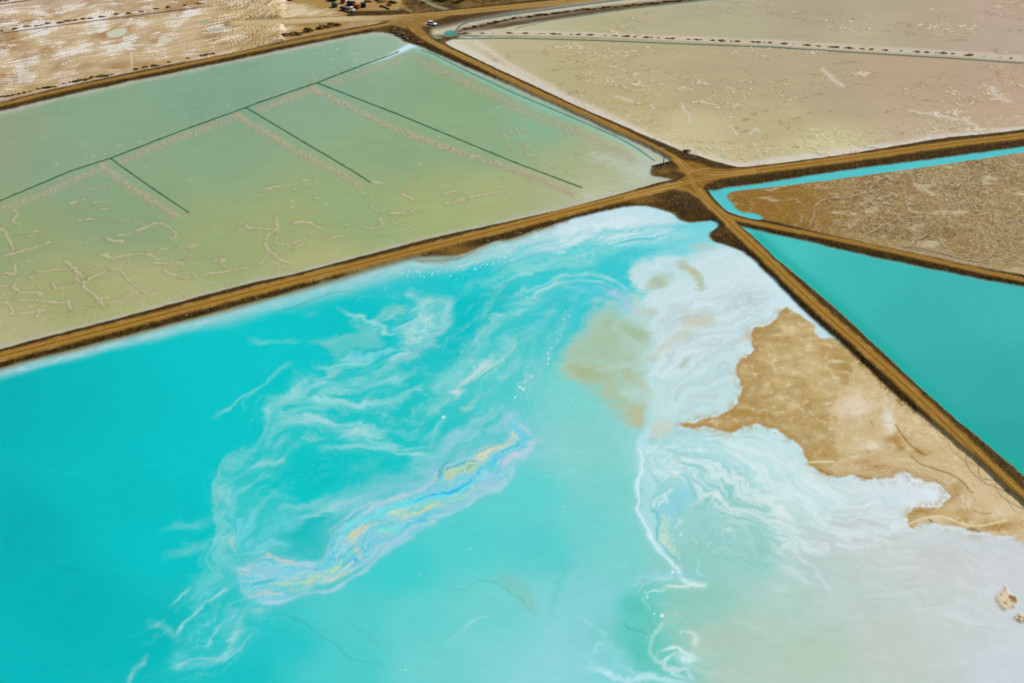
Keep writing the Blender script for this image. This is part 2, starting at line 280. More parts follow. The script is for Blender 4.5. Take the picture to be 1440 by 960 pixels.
marb = np.exp(-(np.abs(fbm(x_ + 7*w1x + 2*n4, y_ + 7*w1y - 2*n4, 7, 4, 43, 0.6))/0.10)**2)      # curling filaments
cloud = sstep(-0.5, 0.7, nw + 0.35*lm)                                  # streaky modulation 0..1
def paint(pts, wl, a, color, wr=None, streak=0.5, crisp=False, power=2.0, taper=True, rag=1.0):
    """foam or crust drawn out along a traced line; wl / wr: fading width to either side"""
    global col
    wr = wl if wr is None else wr; m = 3.0*max(wl, wr) + 12
    p = smooth_line(pts, 2); b = (u > p[:, 0].min()-m) & (u < p[:, 0].max()+m) & (v > p[:, 1].min()-m) & (v < p[:, 1].max()+m)
    b = np.where(b)[0]
    if not len(b): return
    qx, qy = (fus[b], fvs[b]) if crisp else (fu[b], fv[b])
    d = seg_signed(qx, qy, p); wd = np.where(d >= 0, wl, wr)
    t = np.exp(-(np.abs(d + rag*wd*(0.55*nw[b] + 0.35*n4[b]))/(wd*(1 + rag*(0.45*nw[b] - 0.25*n1[b])).clip(0.35, 1.8)))**power)
    if taper:
        e0 = np.hypot(qx-p[0, 0], qy-p[0, 1]); e1 = np.hypot(qx-p[-1, 0], qy-p[-1, 1]); L = 0.18*np.hypot(*(p[-1]-p[0])) + 3
        t = t*np.clip(np.minimum(e0, e1)/L, 0, 1)**0.6
    t = np.clip(t*a*((1-streak) + streak*1.6*wisp[b]), 0, 1)
    col[b] = mixc(col[b], lin(color), t)
def blob(poly, a, color, soft=12, streak=0.4, mod=None):
    global col
    p = smooth_line(poly + [poly[0]], 2); m = soft*2 + 10
    b = np.where((u > p[:, 0].min()-m) & (u < p[:, 0].max()+m) & (v > p[:, 1].min()-m) & (v < p[:, 1].max()+m))[0]
    d = seg_dist(fu[b], fv[b], p) * np.where(inside(fu[b], fv[b], p), 1, -1)
    d = d + (0.30*soft + 1.2)*(0.9*nw[b] + 0.45*n4[b] + 0.3*n1[b] + 0.25*lm[b])
    t = sstep(-soft*0.6, soft, d)*a*((1-streak) + streak*1.6*wisp[b])
    if mod is not None: t = t*mod[b]
    col[b] = mixc(col[b], lin(color), np.clip(t, 0, 1))
PALE, WHITE, MILK, LAV = (150, 216, 218), (222, 240, 244), (196, 226, 230), (190, 208, 236)
# each block below was traced from one part of the pond: q(x0, y0) turns tracing units into sight-line units
def q(x0, y0): return lambda L: [(x0 + a/4.8, y0 + b_/4.8) for a, b_ in L]
def many(tr, rows, **kw):
    for L, ww, a, cc in rows: paint(tr(L), ww, a, cc, **kw)
def areas(tr, rows):
    for r in rows: blob(tr(r[0]), r[1], r[2], r[3], r[4], r[5] if len(r) > 5 else None)
one = lambda L: L
grain = 0.35 + 0.65*sstep(-0.6, 0.6, n1 + 0.6*n4)
grn = sstep(-0.75, 0.35, nv_ + 0.8*nw + 0.35*n1)
# ---- broad soft veils over the middle
areas(one, [
    ([(372, 640), (380, 590), (400, 560), (450, 535), (500, 500), (560, 515), (620, 530), (640, 580), (640, 640), (540, 640), (450, 625)], 0.50, (120, 211, 211), 20, 0.9),
    ([(300, 660), (330, 630), (380, 610), (420, 640), (400, 665), (345, 690), (305, 710)], 0.55, (104, 208, 208), 14, 0.7),
    ([(300, 690), (340, 670), (380, 690), (430, 700), (425, 740), (400, 770), (350, 800), (300, 840), (250, 860), (290, 800)], 0.8, (94, 208, 210), 16, 0.6),
    ([(320, 720), (350, 715), (380, 735), (390, 765), (350, 780), (325, 760)], 0.5, (110, 214, 226), 12, 0.6, cloud),
    ([(610, 560), (680, 470), (760, 420), (830, 400), (800, 460), (760, 540), (740, 600), (660, 640), (620, 610)], 0.55, (122, 211, 209), 22, 0.75),
    ([(680, 420), (740, 392), (800, 390), (790, 430), (740, 480), (700, 500), (690, 460)], 0.45, (110, 210, 210), 20, 0.9),
    ([(420, 710), (500, 680), (600, 640), (700, 590), (740, 590), (700, 640), (600, 690), (500, 725)], 0.7, (132, 210, 216), 16, 0.5),
    ([(240, 890), (300, 850), (350, 845), (370, 880), (340, 925), (280, 940), (235, 950)], 0.65, (84, 206, 213), 14, 0.7),
    ([(640, 440), (690, 400), (740, 392), (720, 430), (680, 480), (640, 520), (615, 500)], 0.7, (0, 194, 198), 14, 0.2),
    ([(370, 640), (470, 630), (560, 645), (590, 665), (520, 680), (430, 685), (380, 670)], 0.7, (0, 197, 199), 14, 0.25),
    ([(430, 715), (460, 720), (450, 760), (435, 785), (400, 778), (410, 745)], 0.75, (14, 192, 194), 9, 0.2)])
# ---- bank of the long road: wet silt, then grey foam
dsr = seg_dist(u, v, smooth_line(shore_main[:17], 1)); dsr[(u > 800)] = 99
foam_w = np.interp(u, [-60, 200, 360, 460, 560, 640, 720], [9, 10, 15, 19, 17, 14, 14])
col = mixc(col, lin((164, 214, 218)), np.exp(-(np.maximum(dsr-4, 0)/(foam_w + 3*n20))**3)*(0.74 + 0.18*cloud))
col = mixc(col, lin((182, 218, 222)), np.exp(-((dsr-8)/4.0)**2)*0.45*cloud)
col = mixc(col, lin((142, 132, 94)), np.exp(-(dsr/(4.2 + 1.6*n20))**2)*0.9)
paint(q(420, 380)([(-200, 300), (0, 240), (150, 170), (260, 145), (380, 140)]), 1.3, 0.5, (24, 174, 180), crisp=True, streak=0.1)
blob([(585, 366), (640, 362), (664, 354), (690, 345), (668, 361), (640, 369), (600, 372)], 0.9, (132, 112, 62), 4, 0.2)
paint([(650, 366), (668, 357), (690, 344), (710, 340)], 2.6, 0.9, (170, 206, 200), crisp=True, streak=0.2)
paint([(645, 360), (664, 352), (676, 345)], 1.2, 0.85, (206, 200, 188), crisp=True, streak=0.1)
paint([(570, 378), (620, 372), (650, 372), (690, 362), (730, 350)], 6, 0.6, (184, 218, 220), streak=0.5)
# ---- upper corner: white lip, folded currents
paint([(720, 348), (790, 326), (860, 306), (920, 304), (960, 318)], 11, 0.75, (214, 232, 238), streak=0.25)
paint([(850, 318), (900, 318), (950, 322)], 10, 0.55, (206, 230, 238), streak=0.5)
A1 = q(780, 330)
areas(A1, [
    ([(-300, 190), (0, 130), (150, 100), (350, 90), (430, 110), (320, 190), (200, 220), (0, 225), (-300, 300)], 0.75, (126, 214, 213), 8, 0.5),
    ([(260, 240), (340, 190), (450, 100), (560, 80), (700, 90), (840, 70), (700, 120), (560, 170), (480, 250), (470, 330), (540, 380), (460, 370), (360, 300)], 0.8, (54, 203, 209), 6, 0.25),
    ([(-160, 420), (0, 300), (150, 330), (180, 400), (60, 560), (-60, 700), (-200, 700)], 0.55, (26, 198, 202), 12, 0.4)])
many(A1, [([(-500, 330), (-300, 200), (-100, 110), (0, 85), (90, 70), (200, 92), (300, 80), (420, 50), (600, 40), (800, -20)], 1.8, 0.65, (34, 192, 198)), ([(-400, 200), (-150, 60), (40, 10), (200, -10), (420, -20), (800, -60), (1040, -60)], 4, 0.6, (60, 204, 210)),
          ([(-500, 420), (-250, 300), (0, 235), (120, 228), (200, 232), (330, 190), (420, 180)], 1.6, 0.6, (40, 192, 196)), ([(-450, 380), (-200, 260), (0, 190), (200, 200), (300, 170)], 2.6, 0.6, (156, 222, 220)),
          ([(-300, 420), (-100, 330), (0, 300), (120, 262), (220, 252), (330, 290), (430, 365), (520, 380)], 2.6, 0.75, (168, 224, 226)), ([(-200, 420), (0, 330), (100, 310), (200, 292), (300, 330), (400, 378)], 2.4, 0.7, (176, 224, 228)), ([(-260, 260), (0, 160), (200, 130), (340, 110)], 2, 0.5, (160, 224, 222)),
          ([(380, 50), (520, 20), (700, -10), (900, 20), (1010, -30)], 2.2, 0.7, (150, 220, 226)), ([(640, 60), (760, 30), (860, 20), (960, -20)], 1.6, 0.6, (160, 226, 232)), ([(700, 10), (800, -20), (950, -70)], 1.6, 0.6, (90, 212, 222)), ([(60, 320), (130, 350), (180, 380), (120, 420), (150, 470)], 3, 0.5, (150, 218, 218))], streak=0.45)
# ---- the white fan and its olive stains
areas(A1, [
    ([(900, 130), (1040, 85), (1200, 100), (1330, 190), (1440, 290), (1600, 480), (1440, 560), (1250, 620), (1060, 900), (700, 1000), (620, 820), (700, 620), (600, 420), (560, 380), (490, 330), (480, 260), (540, 190), (700, 140)], 0.85, (214, 231, 234), 8, 0.12),
    ([(600, 330), (690, 250), (780, 230), (800, 290), (720, 360), (620, 400), (570, 390)], 0.85, (184, 200, 174), 7, 0.1, 0.55 + 0.45*grn), ([(640, 300), (750, 300), (740, 350), (620, 390)], 0.6, (172, 188, 152), 6, 0.1, 0.55 + 0.45*grn),
    ([(810, 200), (840, 160), (900, 150), (940, 210), (1015, 310), (990, 375), (940, 350), (930, 300), (860, 260)], 0.9, (184, 196, 164), 6, 0.1, 0.55 + 0.45*grn), ([(840, 200), (900, 190), (950, 250), (960, 290), (880, 260)], 0.7, (200, 192, 146), 6, 0.1, 0.55 + 0.45*grn),
    ([(930, 75), (1020, 45), (1120, 95), (1050, 102), (960, 95)], 0.85, (186, 204, 194), 4, 0.1, 0.55 + 0.45*grn), ([(590, 520), (700, 480), (730, 530), (640, 575)], 0.8, (186, 204, 184), 6, 0.1, 0.55 + 0.45*grn), ([(780, 470), (850, 460), (850, 520), (790, 520)], 0.6, (180, 202, 188), 5, 0.1, 0.55 + 0.45*grn),
    ([(870, 500), (1080, 492), (1115, 560), (1000, 625), (880, 640), (850, 590)], 0.8, (206, 202, 180), 7, 0.1, 0.55 + 0.45*grn), ([(740, 720), (860, 655), (990, 655), (1010, 690), (860, 742), (700, 795), (650, 770)], 0.85, (204, 204, 178), 5, 0.1, 0.4 + 0.6*grn), ([(740, 600), (860, 560), (850, 640), (760, 680)], 0.6, (190, 214, 212), 6, 0.2),
    ([(610, 810), (700, 760), (690, 860), (620, 870)], 0.7, (192, 206, 180), 5, 0.1, 0.55 + 0.45*grn), ([(830, 890), (880, 840), (955, 815), (900, 865), (850, 910)], 0.85, (186, 202, 186), 3, 0.1), ([(1150, 470), (1165, 380), (1280, 360), (1390, 460), (1340, 520), (1200, 535)], 0.7, (182, 198, 198), 6, 0.1, sstep(0.0, 0.5, n1 + 0.6*n4)), ([(1150, 760), (1200, 690), (1260, 640), (1330, 620), (1240, 720), (1180, 780)], 0.8, (206, 196, 168), 4, 0.1, grain)])
# ---- green shoal
areas(A1, [
    ([(60, 860), (100, 760), (150, 660), (200, 560), (270, 490), (380, 470), (480, 530), (600, 585), (665, 660), (620, 760), (575, 830), (575, 990), (40, 990), (30, 860)], 0.92, (182, 204, 182), 16, 0.0, 0.75 + 0.25*grn),
    ([(60, 990), (80, 840), (200, 700), (330, 520), (440, 540), (470, 640), (400, 760), (560, 800), (560, 990)], 0.5, (166, 192, 152), 12, 0.1, grn), ([(470, 600), (560, 580), (655, 650), (600, 705), (500, 690)], 0.7, (160, 186, 136), 9, 0.1, 0.55 + 0.45*grn),
    ([(380, 640), (440, 560), (470, 560), (420, 660)], 0.6, (190, 214, 206), 4, 0.1), ([(170, 480), (330, 420), (480, 500), (400, 480), (280, 470)], 0.7, (192, 214, 208), 7, 0.2)])
areas(one, [([(793, 505), (800, 520), (814, 545), (836, 560), (852, 582), (872, 586), (905, 606), (912, 560), (914, 510), (860, 512)], 0.8, (184, 194, 156), 13, 0.15, 0.4 + 0.6*grn), ([(800, 512), (850, 512), (860, 530), (820, 540)], 0.55, (166, 182, 126), 8, 0.1, 0.55 + 0.45*grn), ([(884, 574), (905, 572), (908, 604), (880, 598)], 0.6, (198, 184, 140), 7, 0.1),
            ([(868, 545), (908, 538), (910, 566), (884, 568)], 0.8, (186, 216, 206), 6, 0.2), ([(836, 520), (880, 508), (915, 496), (905, 512), (870, 520), (840, 528)], 0.8, (190, 214, 200), 4, 0.2), ([(800, 515), (830, 512), (850, 520), (826, 524)], 0.6, (196, 214, 190), 4, 0.2, marb)])
many(A1, [([(120, 400), (200, 392), (330, 385)], 9, 0.6, (112, 210, 232)), ([(320, 385), (430, 412), (520, 482), (560, 510)], 5, 0.75, (188, 204, 234)), ([(480, 395), (540, 420), (580, 470), (640, 520)], 4, 0.65, (206, 222, 198)), ([(540, 490), (600, 530), (665, 562)], 4, 0.7, (206, 206, 206)), ([(430, 470), (520, 540), (600, 590), (660, 650)], 4, 0.5, (190, 212, 200))], streak=0.2)
# ---- the long white filament
A4 = q(880, 580); A8 = q(800, 760)
areas(A4, [([(120, 130), (200, 200), (170, 330), (170, 520), (150, 640), (210, 760), (330, 960), (270, 960), (150, 800), (90, 640), (70, 520), (95, 300)], 0.9, (184, 226, 230), 4, 0.15),
           ([(160, 215), (330, 180), (420, 175), (540, 235), (490, 305), (420, 335), (350, 400), (260, 475), (180, 445), (160, 330)], 0.8, (190, 228, 228), 7, 0.3), ([(170, 220), (420, 180), (490, 300), (340, 400), (250, 470), (180, 440)], 0.8, (218, 240, 240), 5, 0.1, marb),
           ([(340, 430), (440, 430), (600, 505), (440, 590), (370, 650), (330, 770), (230, 740), (180, 650), (290, 570)], 0.9, (150, 214, 226), 5, 0.2), ([(155, 610), (220, 530), (290, 510), (250, 600), (180, 650)], 0.9, (216, 238, 236), 3, 0.2, grain),
           ([(225, 690), (300, 730), (345, 780), (325, 830), (370, 900), (385, 960), (320, 940), (255, 830)], 0.9, (206, 228, 210), 3, 0.2, grain), ([(355, 690), (410, 690), (425, 745), (370, 750)], 0.85, (200, 230, 216), 4, 0.2, grain), ([(330, 20), (150, 40), (120, 150), (260, 190), (350, 120)], 0.7, (212, 212, 196), 8, 0.2),
           ([(420, 560), (760, 520), (1000, 640), (900, 760), (560, 760), (380, 960), (340, 800), (420, 700)], 0.6, (158, 212, 206), 12, 0.3), ([(560, 760), (760, 740), (860, 860), (760, 960), (560, 960)], 0.7, (206, 232, 228), 8, 0.2, marb), ([(600, 640), (900, 560), (1150, 600), (1000, 760), (800, 720)], 0.5, (206, 228, 224), 12, 0.7)])
f1 = A4([(140, 100), (125, 170), (110, 260), (92, 400), (76, 520), (88, 640), (118, 750), (190, 860), (270, 960)]) + A8([(720, 200), (790, 262), (905, 312)])
paint(f1, 4.5, 0.75, (190, 230, 238), wr=4.5, streak=0.0, crisp=True, taper=False, rag=0.35); paint(f1[2:], 1.9, 0.9, (222, 243, 247), streak=0.0, crisp=True, taper=False, rag=0.35)
many(A4, [([(160, 640), (200, 740), (260, 850), (340, 960), (400, 1000)], 1.5, 0.8, (96, 188, 214)), ([(240, 560), (180, 640), (170, 720)], 1.2, 0.6, (110, 196, 214)), ([(690, 567), (560, 560), (480, 587), (425, 607)], 2.4, 0.95, (218, 238, 236)), ([(880, 428), (760, 440), (660, 480), (585, 505)], 3, 0.8, (208, 232, 230)),
          ([(480, 378), (600, 412), (760, 378), (880, 405)], 1.6, 0.65, (160, 204, 206)), ([(520, 472), (640, 462), (720, 420), (860, 415)], 1.6, 0.6, (164, 206, 206)), ([(620, 160), (760, 180), (900, 170), (1000, 180)], 2, 0.6, (178, 200, 200)), ([(1000, 230), (1080, 290), (1140, 330)], 2, 0.6, (186, 204, 206)), ([(400, 190), (520, 230), (640, 240)], 3, 0.5, (214, 238, 238)),
          ([(560, 250), (800, 260), (1000, 330), (1180, 420)], 8, 0.45, (214, 232, 232)), ([(1110, 850), (1160, 920), (1200, 960)], 3, 0.6, (222, 238, 238)), ([(470, 840), (500, 870), (490, 900)], 1.5, 0.7, (200, 236, 236)), ([(920, 740), (1040, 680), (1180, 600)], 7, 0.5, (216, 230, 228)), ([(800, 640), (900, 660), (700, 720)], 4, 0.4, (210, 232, 228))], streak=0.35)
# ---- lower swirls
many(A8, [([(905, 312), (840, 292), (760, 300), (655, 297)], 3.0, 0.98, (228, 244, 238)), ([(730, 225), (600, 225), (480, 255), (385, 315)], 6, 0.75, (158, 220, 228)), ([(700, 235), (580, 250), (470, 320), (450, 370)], 2, 0.5, (196, 226, 226)), ([(515, 348), (560, 326), (655, 325)], 1.7, 0.85, (214, 240, 234)), ([(508, 370), (520, 425), (558, 475)], 1.5, 0.6, (206, 236, 230))], streak=0.15, crisp=True)
many(A8, [([(420, 430), (490, 450), (540, 520)], 12, 0.7, (84, 200, 180)), ([(400, 600), (470, 720), (560, 830)], 12, 0.65, (88, 200, 188)), ([(640, 420), (800, 380), (1000, 380)], 14, 0.4, (136, 204, 186)), ([(700, 200), (900, 240), (1000, 270)], 2, 0.4, (120, 200, 222))], streak=0.2)
many(A8, [([(358, 553), (400, 600), (450, 604), (505, 632)], 1.3, 0.7, (70, 164, 148)), ([(625, 535), (562, 590), (542, 650), (570, 740), (640, 830), (720, 890), (850, 950)], 3.2, 0.85, (190, 230, 228)), ([(735, 612), (800, 622), (832, 680), (828, 735)], 3.0, 0.85, (210, 228, 216)), ([(615, 720), (720, 716), (770, 770), (885, 795)], 3.2, 0.9, (208, 238, 236)), ([(880, 800), (800, 806), (740, 790)], 3.6, 0.85, (214, 240, 240)), ([(650, 850), (668, 790), (740, 758)], 3, 0.85, (206, 236, 234)), ([(670, 850), (760, 880), (830, 850), (840, 900), (830, 950)], 2.6, 0.7, (204, 228, 232)), ([(640, 500), (700, 510), (740, 490)], 4, 0.4, (206, 206, 196)),
          ([(85, 862), (180, 860), (300, 900), (420, 912), (560, 915), (700, 945), (820, 975)], 4.6, 0.95, (202, 238, 246)), ([(340, 820), (480, 868), (620, 915), (780, 965)], 3.4, 0.85, (178, 228, 234)), ([(115, 785), (165, 830), (140, 875)], 4, 0.75, (176, 228, 230)), ([(160, 760), (200, 690), (240, 715)], 2.4, 0.65, (180, 230, 232)), ([(90, 535), (200, 620), (245, 665)], 4, 0.6, (166, 224, 228)), ([(250, 700), (340, 740), (370, 760)], 3, 0.4, (170, 224, 226)), ([(180, 190), (300, 178), (420, 182)], 1.3, 0.5, (150, 224, 222)), ([(860, 90), (880, 130), (900, 220), (960, 260)], 1.6, 0.55, (176, 226, 230)), ([(1110, 550), (1160, 568)], 1.4, 0.6, (210, 236, 226)), ([(870, 620), (900, 580), (980, 570), (1100, 640)], 4, 0.35, (196, 214, 200)), ([(860, 860), (920, 900), (1000, 910)], 4, 0.4, (206, 222, 214)), ([(1340, 290), (1400, 340), (1440, 330)], 3, 0.5, (200, 224, 218))], streak=0.3)
# ---- milky right side
for ln, ww, a, cc in (([(1108, 764), (1125, 785), (1145, 808), (1176, 838)], 2.4, 0.75, (220, 236, 236)), ([(1098, 790), (1122, 812), (1150, 826)], 6, 0.45, (210, 232, 230)), ([(1100, 730), (1150, 760), (1220, 770)], 10, 0.35, (216, 224, 226)), ([(1130, 650), (1170, 676), (1220, 682), (1300, 690), (1330, 700)], 12, 0.7, (224, 232, 236)), ([(1270, 672), (1300, 684), (1328, 700), (1290, 712)], 8, 0.7, (234, 238, 244)),
                      ([(1150, 828), (1230, 838), (1330, 830)], 10, 0.35, (190, 212, 208)), ([(1130, 650), (1180, 690), (1240, 710), (1275, 745), (1260, 765)], 8, 0.45, (224, 230, 234)), ([(1340, 850), (1390, 870), (1440, 900)], 10, 0.35, (212, 216, 226)), ([(1020, 740), (1055, 752), (1075, 790), (1110, 810)], 6, 0.4, (204, 228, 226)), ([(1180, 760), (1250, 764), (1300, 756)], 8, 0.3, (190, 196, 190)), ([(1160, 680), (1200, 690), (1236, 700)], 1.4, 0.4, (206, 192, 178))):
    paint(ln, ww, a, cc, streak=0.5)
hair = np.clip(0.5 + 0.42*lm + 0.25*lf + 0.35*nw, 0, 1)                    # combed salt streaks on the pale side
blob([(925, 612), (1000, 606), (1085, 602), (1140, 650), (1200, 684), (1280, 722), (1270, 760), (1180, 770), (1110, 790), (1060, 745), (980, 700), (940, 680)], 0.62, (226, 239, 239), 16, 0.0, hair**1.3)
blob([(940, 620), (1010, 640), (1080, 690), (1110, 760), (1090, 820), (1020, 800), (980, 740)], 0.55, (140, 204, 200), 16, 0.0, (1-hair)**1.3)
blob([(925, 440), (1000, 400), (1080, 400), (1095, 430), (1040, 470), (1035, 560), (1000, 580), (930, 590)], 0.45, (184, 204, 210), 12, 0.0, (1-hair)**1.2)
blob([(740, 345), (860, 300), (960, 320), (900, 345), (800, 360)], 0.5, (232, 242, 244), 10, 0.0, hair**2)
warm = sstep(1120, 1260, u)*sstep(740, 800, v); col = col*(1 + warm[:, None]*np.array([0.03, 0.0, -0.035], f32))
blob([(1180, 760), (1300, 730), (1420, 770), (1440, 900), (1250, 880)], 0.22, (222, 226, 230), 30, 0.0, hair)
# ---- floating crust in the upper middle
A7 = q(420, 380)
areas(A7, [([(215, 560), (205, 520), (160, 485), (20, 482), (200, 455), (370, 420), (375, 370), (280, 320), (420, 330), (520, 372), (590, 430), (615, 490), (560, 540), (480, 530), (400, 512), (320, 560), (240, 600)], 0.8, (112, 206, 203), 8, 0.25), ([(480, 305), (560, 250), (680, 235), (745, 262), (700, 312), (600, 335), (520, 335)], 0.8, (126, 211, 204), 7, 0.3),
           ([(640, 380), (740, 340), (765, 250), (750, 120), (900, 150), (1060, 170), (1020, 300), (945, 400), (870, 500), (760, 600), (640, 640), (560, 632), (680, 560), (720, 470)], 0.85, (150, 217, 218), 11, 0.45), ([(720, 360), (800, 270), (920, 300), (900, 420), (820, 500), (720, 540), (720, 450)], 0.8, (196, 226, 226), 6, 0.1, marb), ([(600, 120), (640, 180), (720, 140), (700, 200), (620, 180)], 0.4, (130, 214, 212), 5, 0.3),
           ([(250, 600), (320, 555), (420, 515), (480, 545), (600, 510), (680, 540), (560, 600), (400, 600)], 0.7, (136, 220, 226), 4, 0.2), ([(160, 662), (248, 666), (250, 724), (180, 720)], 0.75, (122, 208, 200), 2, 0.1), ([(20, 860), (120, 760), (280, 720), (440, 680), (400, 780), (260, 850), (120, 900)], 0.55, (126, 214, 214), 8, 0.7), ([(560, 800), (680, 780), (750, 830), (700, 885), (600, 870)], 0.5, (110, 210, 210), 7, 0.6)])
many(A7, [([(265, 268), (320, 310), (440, 325), (540, 365), (620, 420), (710, 445)], 2.6, 0.85, (168, 226, 224)), ([(1035, 210), (965, 380), (865, 520), (720, 618), (590, 645)], 6, 0.6, (176, 216, 226)), ([(90, 657), (220, 640), (330, 620), (480, 605)], 2.6, 0.75, (160, 224, 224)), ([(20, 860), (150, 872), (300, 902), (500, 900), (640, 890)], 5, 0.65, (156, 222, 222)), ([(545, 762), (650, 750), (725, 768)], 4, 0.7, (146, 220, 220)), ([(160, 780), (280, 790), (420, 705)], 6, 0.5, (134, 216, 216)), ([(0, 290), (60, 310), (120, 300)], 4, 0.35, (90, 208, 208)), ([(-320, 495), (-100, 478), (20, 482)], 3, 0.65, (110, 210, 210))], streak=0.3)
many(A7, [([(478, 538), (500, 555), (570, 530), (602, 508)], 0.9, 0.75, (46, 150, 166)), ([(690, 322), (740, 300), (800, 280), (866, 302)], 1.0, 0.6, (70, 186, 206)), ([(800, 380), (820, 355), (850, 380), (830, 410)], 1.4, 0.6, (60, 200, 222)), ([(350, 520), (400, 515), (440, 525)], 1.0, 0.5, (60, 176, 190)), ([(160, 735), (250, 730), (262, 680), (300, 668)], 1.0, 0.5, (60, 176, 180)), ([(740, 440), (820, 440), (860, 400)], 1.2, 0.5, (90, 206, 214)), ([(620, 590), (700, 550), (760, 500)], 1.4, 0.5, (176, 206, 226)), ([(880, 250), (930, 280), (930, 350)], 1.2, 0.5, (90, 206, 222))], streak=0.2, crisp=True)
for cx, cy, rx, ry in ((640, 380, 34, 14), (670, 475, 34, 26), (825, 385, 16, 18), (380, 565, 26, 16), (730, 310, 26, 14), (540, 560, 30, 10), (380, 685, 20, 14), (490, 660, 20, 26)):
    cx, cy = A7([(cx, cy)])[0]; t = np.exp(-(((fus-cx)/(rx/4.0))**2 + ((fvs-cy)/(ry/4.0))**2)**1.3); col = mixc(col, lin((62, 202, 222)), t*0.7*grain)
many(A7, [([(1030, 880), (1080, 800), (1160, 720), (1240, 650), (1300, 610)], 4.5, 0.8, (196, 222, 222)), ([(1180, 750), (1290, 652), (1395, 592)], 1.6, 0.7, (206, 226, 222)), ([(940, 960), (985, 900), (1010, 840)], 2.4, 0.6, (190, 226, 216)), ([(1080, 960), (1140, 930), (1160, 900)], 3, 0.4, (196, 212, 200)), ([(1440, 30), (1250, 90), (1080, 140)], 6, 0.55, (120, 214, 212)), ([(1400, 60), (1300, 220), (1240, 330)], 8, 0.5, (110, 211, 210)), ([(1440, 250), (1330, 400), (1240, 500)], 10, 0.45, (110, 211, 209)), ([(900, 760), (1000, 740), (1100, 700)], 9, 0.5, (126, 214, 213)), ([(940, 470), (1000, 430), (1060, 400)], 5, 0.25, (90, 206, 208)), ([(1200, 900), (1300, 780), (1420, 700)], 10, 0.4, (130, 214, 212))], streak=0.5)
# ---- iridescent raft
band = [(330, 802), (350, 795), (372, 779), (400, 788), (435, 793), (450, 786), (463, 764), (480, 738), (512, 716), (560, 697), (606, 676), (622, 655), (640, 646), (670, 640), (700, 626), (716, 622), (712, 600), (716, 582), (724, 578), (736, 598), (754, 614), (738, 648), (716, 672), (690, 690), (650, 712), (610, 732), (575, 757), (545, 776), (520, 790), (490, 806), (430, 829), (395, 847), (355, 848), (338, 822)]
p = smooth_line(band + [band[0]], 1); b = np.where((u > 290) & (u < 800) & (v > 550) & (v < 885))[0]
bx, by = fus[b], fvs[b]; dB = seg_dist(bx, by, p)*np.where(inside(bx, by, p), 1, -1)
halo = np.exp(-np.maximum(-dB, 0)/np.where(by < 838 - 0.40*(bx-300), 14.0, 4.5))*0.62*(0.5+0.5*wisp[b]); col[b] = mixc(col[b], lin((146, 208, 222)), np.clip(halo, 0, 1))
core = sstep(-2, 7, dB + 2*n4[b] + 1.0*lm[b])
s = 0.44 + 0.02*rng.standard_normal(len(b)).astype(f32) + 0.08*lf[b] + 0.09*lm[b] + 0.20*fbm(sx[b], sy[b], 4.0, 5, 49, 0.7)
stops = [(0.0, (40, 184, 220)), (0.16, (84, 206, 228)), (0.32, (118, 214, 228)), (0.46, (144, 208, 228)), (0.58, (152, 212, 226)), (0.68, (180, 214, 222)), (0.76, (170, 222, 214)), (0.88, (200, 222, 196)), (1.1, (222, 214, 190))]
xs = [t_[0] for t_ in stops]; cs = np.array([lin(t_[1]) for t_ in stops]); irid = np.stack([np.interp(s, xs, cs[:, k]) for k in range(3)], 1).astype(f32)
col[b] = mixc(col[b], irid, np.clip(core*(0.66 + 0.28*wisp[b]), 0, 1)); col[b] = mixc(col[b], lin((222, 238, 238)), np.clip(core*thread[b]*0.35, 0, 1))
col[b] = mixc(col[b], lin((192, 218, 232)), np.exp(-((dB-1.5)/2.6)**2)*0.55*(0.4+0.6*wisp[b]))
A5, A6 = q(460, 560), q(280, 700)
fleck = sstep(-0.6, 0.6, 0.7*n1 + 0.7*lf + 0.3*lm)
def gl(tr, rows):
    """iridescent film: broken into flecks"""
    global wisp
    keep = wisp; wisp = fleck*0.9
    for L, ww, a, cc in rows: paint(tr(L), ww, a*0.82, cc, streak=0.7, crisp=True, taper=True)
    wisp = keep
